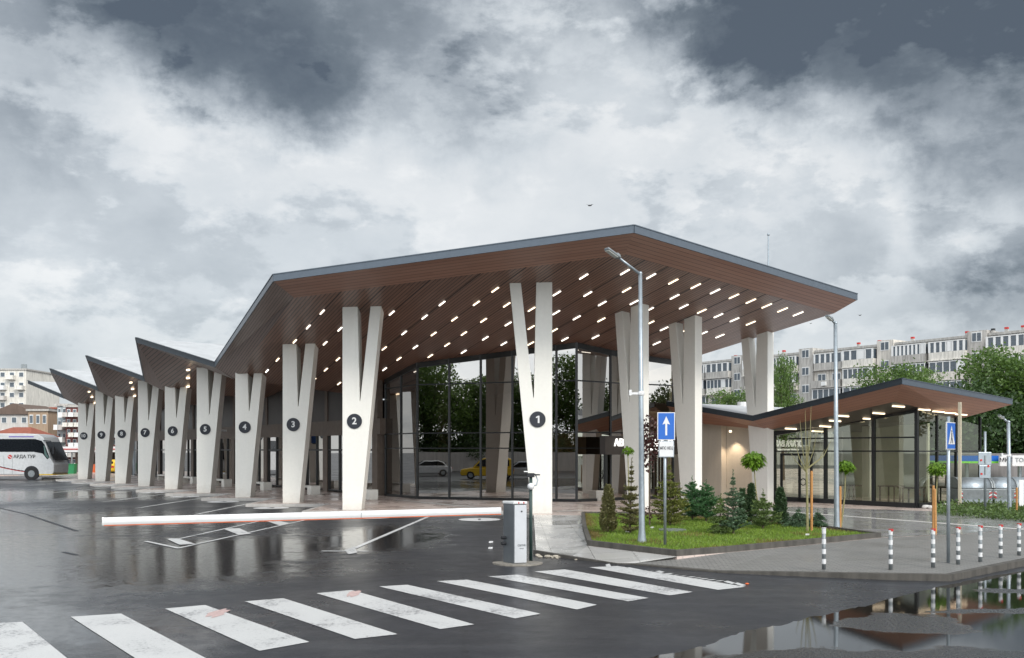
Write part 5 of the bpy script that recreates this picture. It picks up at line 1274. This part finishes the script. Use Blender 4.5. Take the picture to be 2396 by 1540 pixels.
dark = cloud([(400, 10, 320, .70), (560, 110, 300, .80), (700, 200, 200, .45), (860, 40, 330, .40), (1050, 160, 300, .28), (1120, 290, 200, .18),
              (1760, 60, 260, .42), (1950, 60, 420, .80), (2250, 90, 400, .60), (2400, 200, 330, .5), (1900, 160, 220, .3), (2120, 280, 120, .2), (2400, 400, 190, .30), (2170, 490, 90, .22), (2420, 620, 200, .42), (2200, 690, 200, .16), (1960, 640, 200, .10),
              (60, 180, 330, .22), (200, 420, 300, .08), (60, 790, 200, .12), (40, 775, 100, .14), (2280, 640, 160, .12), (640, 180, 160, .25), (300, 20, 160, .25), (1560, -200, 500, .4), (600, -350, 600, .6), (2100, -400, 700, .6)])
lite = cloud([(900, 330, 300, .35), (1150, 480, 300, .30), (1450, 160, 260, .40), (1600, 110, 180, .30), (1520, 260, 220, .20), (1850, 440, 260, .38), (2050, 400, 200, .25), (2100, 560, 200, .25), (1750, 440, 160, .2), (330, 330, 260, .20), (240, 400, 200, .2), (650, 300, 220, .22), (2300, 470, 160, .22), (180, 560, 260, .2), (2300, 300, 120, .2), (60, 620, 240, .2), (1850, 640, 200, .15)])
mg = node(t, 'ShaderNodeMapping'); mg.inputs['Scale'].default_value = (1, 1, 1.9); L(t, g, mg.inputs[0])
def sstep(v, a, b_):
    q = node(t, 'ShaderNodeMapRange', interpolation_type='SMOOTHSTEP'); L(t, v, q.inputs[0]); q.inputs[1].default_value = a; q.inputs[2].default_value = b_
    return q.outputs[0]
cA = sstep(noise(t, mg.outputs[0], 3.4, 13, .60, .1), .47, .55)
cB = sstep(noise(t, mg.outputs[0], 7.5, 11, .62, .1), .48, .60)
cC = noise(t, mg.outputs[0], 14, 9, .6)
tex = math_(t, 'ADD', math_(t, 'ADD', math_(t, 'MULTIPLY', cA, .15), math_(t, 'MULTIPLY', cB, .10)), math_(t, 'MULTIPLY', math_(t, 'SUBTRACT', cC, .5), .20))
rim = math_(t, 'MULTIPLY', math_(t, 'MULTIPLY', cA, math_(t, 'SUBTRACT', 1.0, cA)), .28)
tex = math_(t, 'ADD', tex, rim)
dens = math_(t, 'ADD', .505, tex)
dk = math_(t, 'MULTIPLY', math_(t, 'DIVIDE', dark, math_(t, 'ADD', dark, .95)), 1.0)
dens = math_(t, 'SUBTRACT', math_(t, 'ADD', dens, math_(t, 'MULTIPLY', lite, .32)), dk)
col = ramp(t, dens, [(0.0, (.085, .105, .130)), (.15, (.15, .178, .205)), (.30, (.28, .315, .35)), (.45, (.44, .48, .515)), (.60, (.60, .64, .67)), (.78, (.76, .78, .79)), (.98, (.90, .90, .89))])
# thin veils of clear sky let the Nishita blue through; the sky behind the camera is brightened to light the scene
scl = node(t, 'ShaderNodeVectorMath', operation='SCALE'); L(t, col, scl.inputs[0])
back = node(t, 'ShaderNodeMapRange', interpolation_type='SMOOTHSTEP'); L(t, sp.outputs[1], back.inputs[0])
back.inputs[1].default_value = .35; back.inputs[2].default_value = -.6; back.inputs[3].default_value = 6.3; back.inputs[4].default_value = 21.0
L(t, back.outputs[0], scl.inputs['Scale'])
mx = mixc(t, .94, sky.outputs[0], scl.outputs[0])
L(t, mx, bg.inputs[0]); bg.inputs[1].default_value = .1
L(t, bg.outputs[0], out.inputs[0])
sl = bpy.data.lights.new('sun', 'SUN'); sl.energy = 1.3; sl.angle = R(14); sl.color = (1, .95, .87)
so = bpy.data.objects.new('sun', sl); C.objects.link(so)
sd = V((.45, -.75, .62)).normalized(); so.rotation_euler = sd.to_track_quat('Z', 'Y').to_euler()

# ---------------------------------------------------------------- camera
cam = bpy.data.cameras.new('camera'); co = bpy.data.objects.new('camera', cam); C.objects.link(co)
co.location = (0, 0, HC); co.rotation_euler = (R(90), 0, 0); cam.sensor_width = 36; cam.lens = 36*F_/2396; cam.shift_y = (1053-770)/2396
cam.clip_end = 2000; cam.clip_start = .1
sc = bpy.context.scene; sc.camera = co
sc.view_settings.view_transform = 'Standard'; sc.view_settings.look = 'None'; sc.view_settings.exposure = .78; sc.view_settings.gamma = 1
sc.cycles.use_denoising = True
try: sc.cycles.denoiser = 'OPENIMAGEDENOISE'
except Exception: pass
sc.cycles.max_bounces = 8; sc.cycles.transparent_max_bounces = 12; sc.cycles.glossy_bounces = 5; sc.cycles.diffuse_bounces = 3
sc.cycles.sample_clamp_indirect = 6
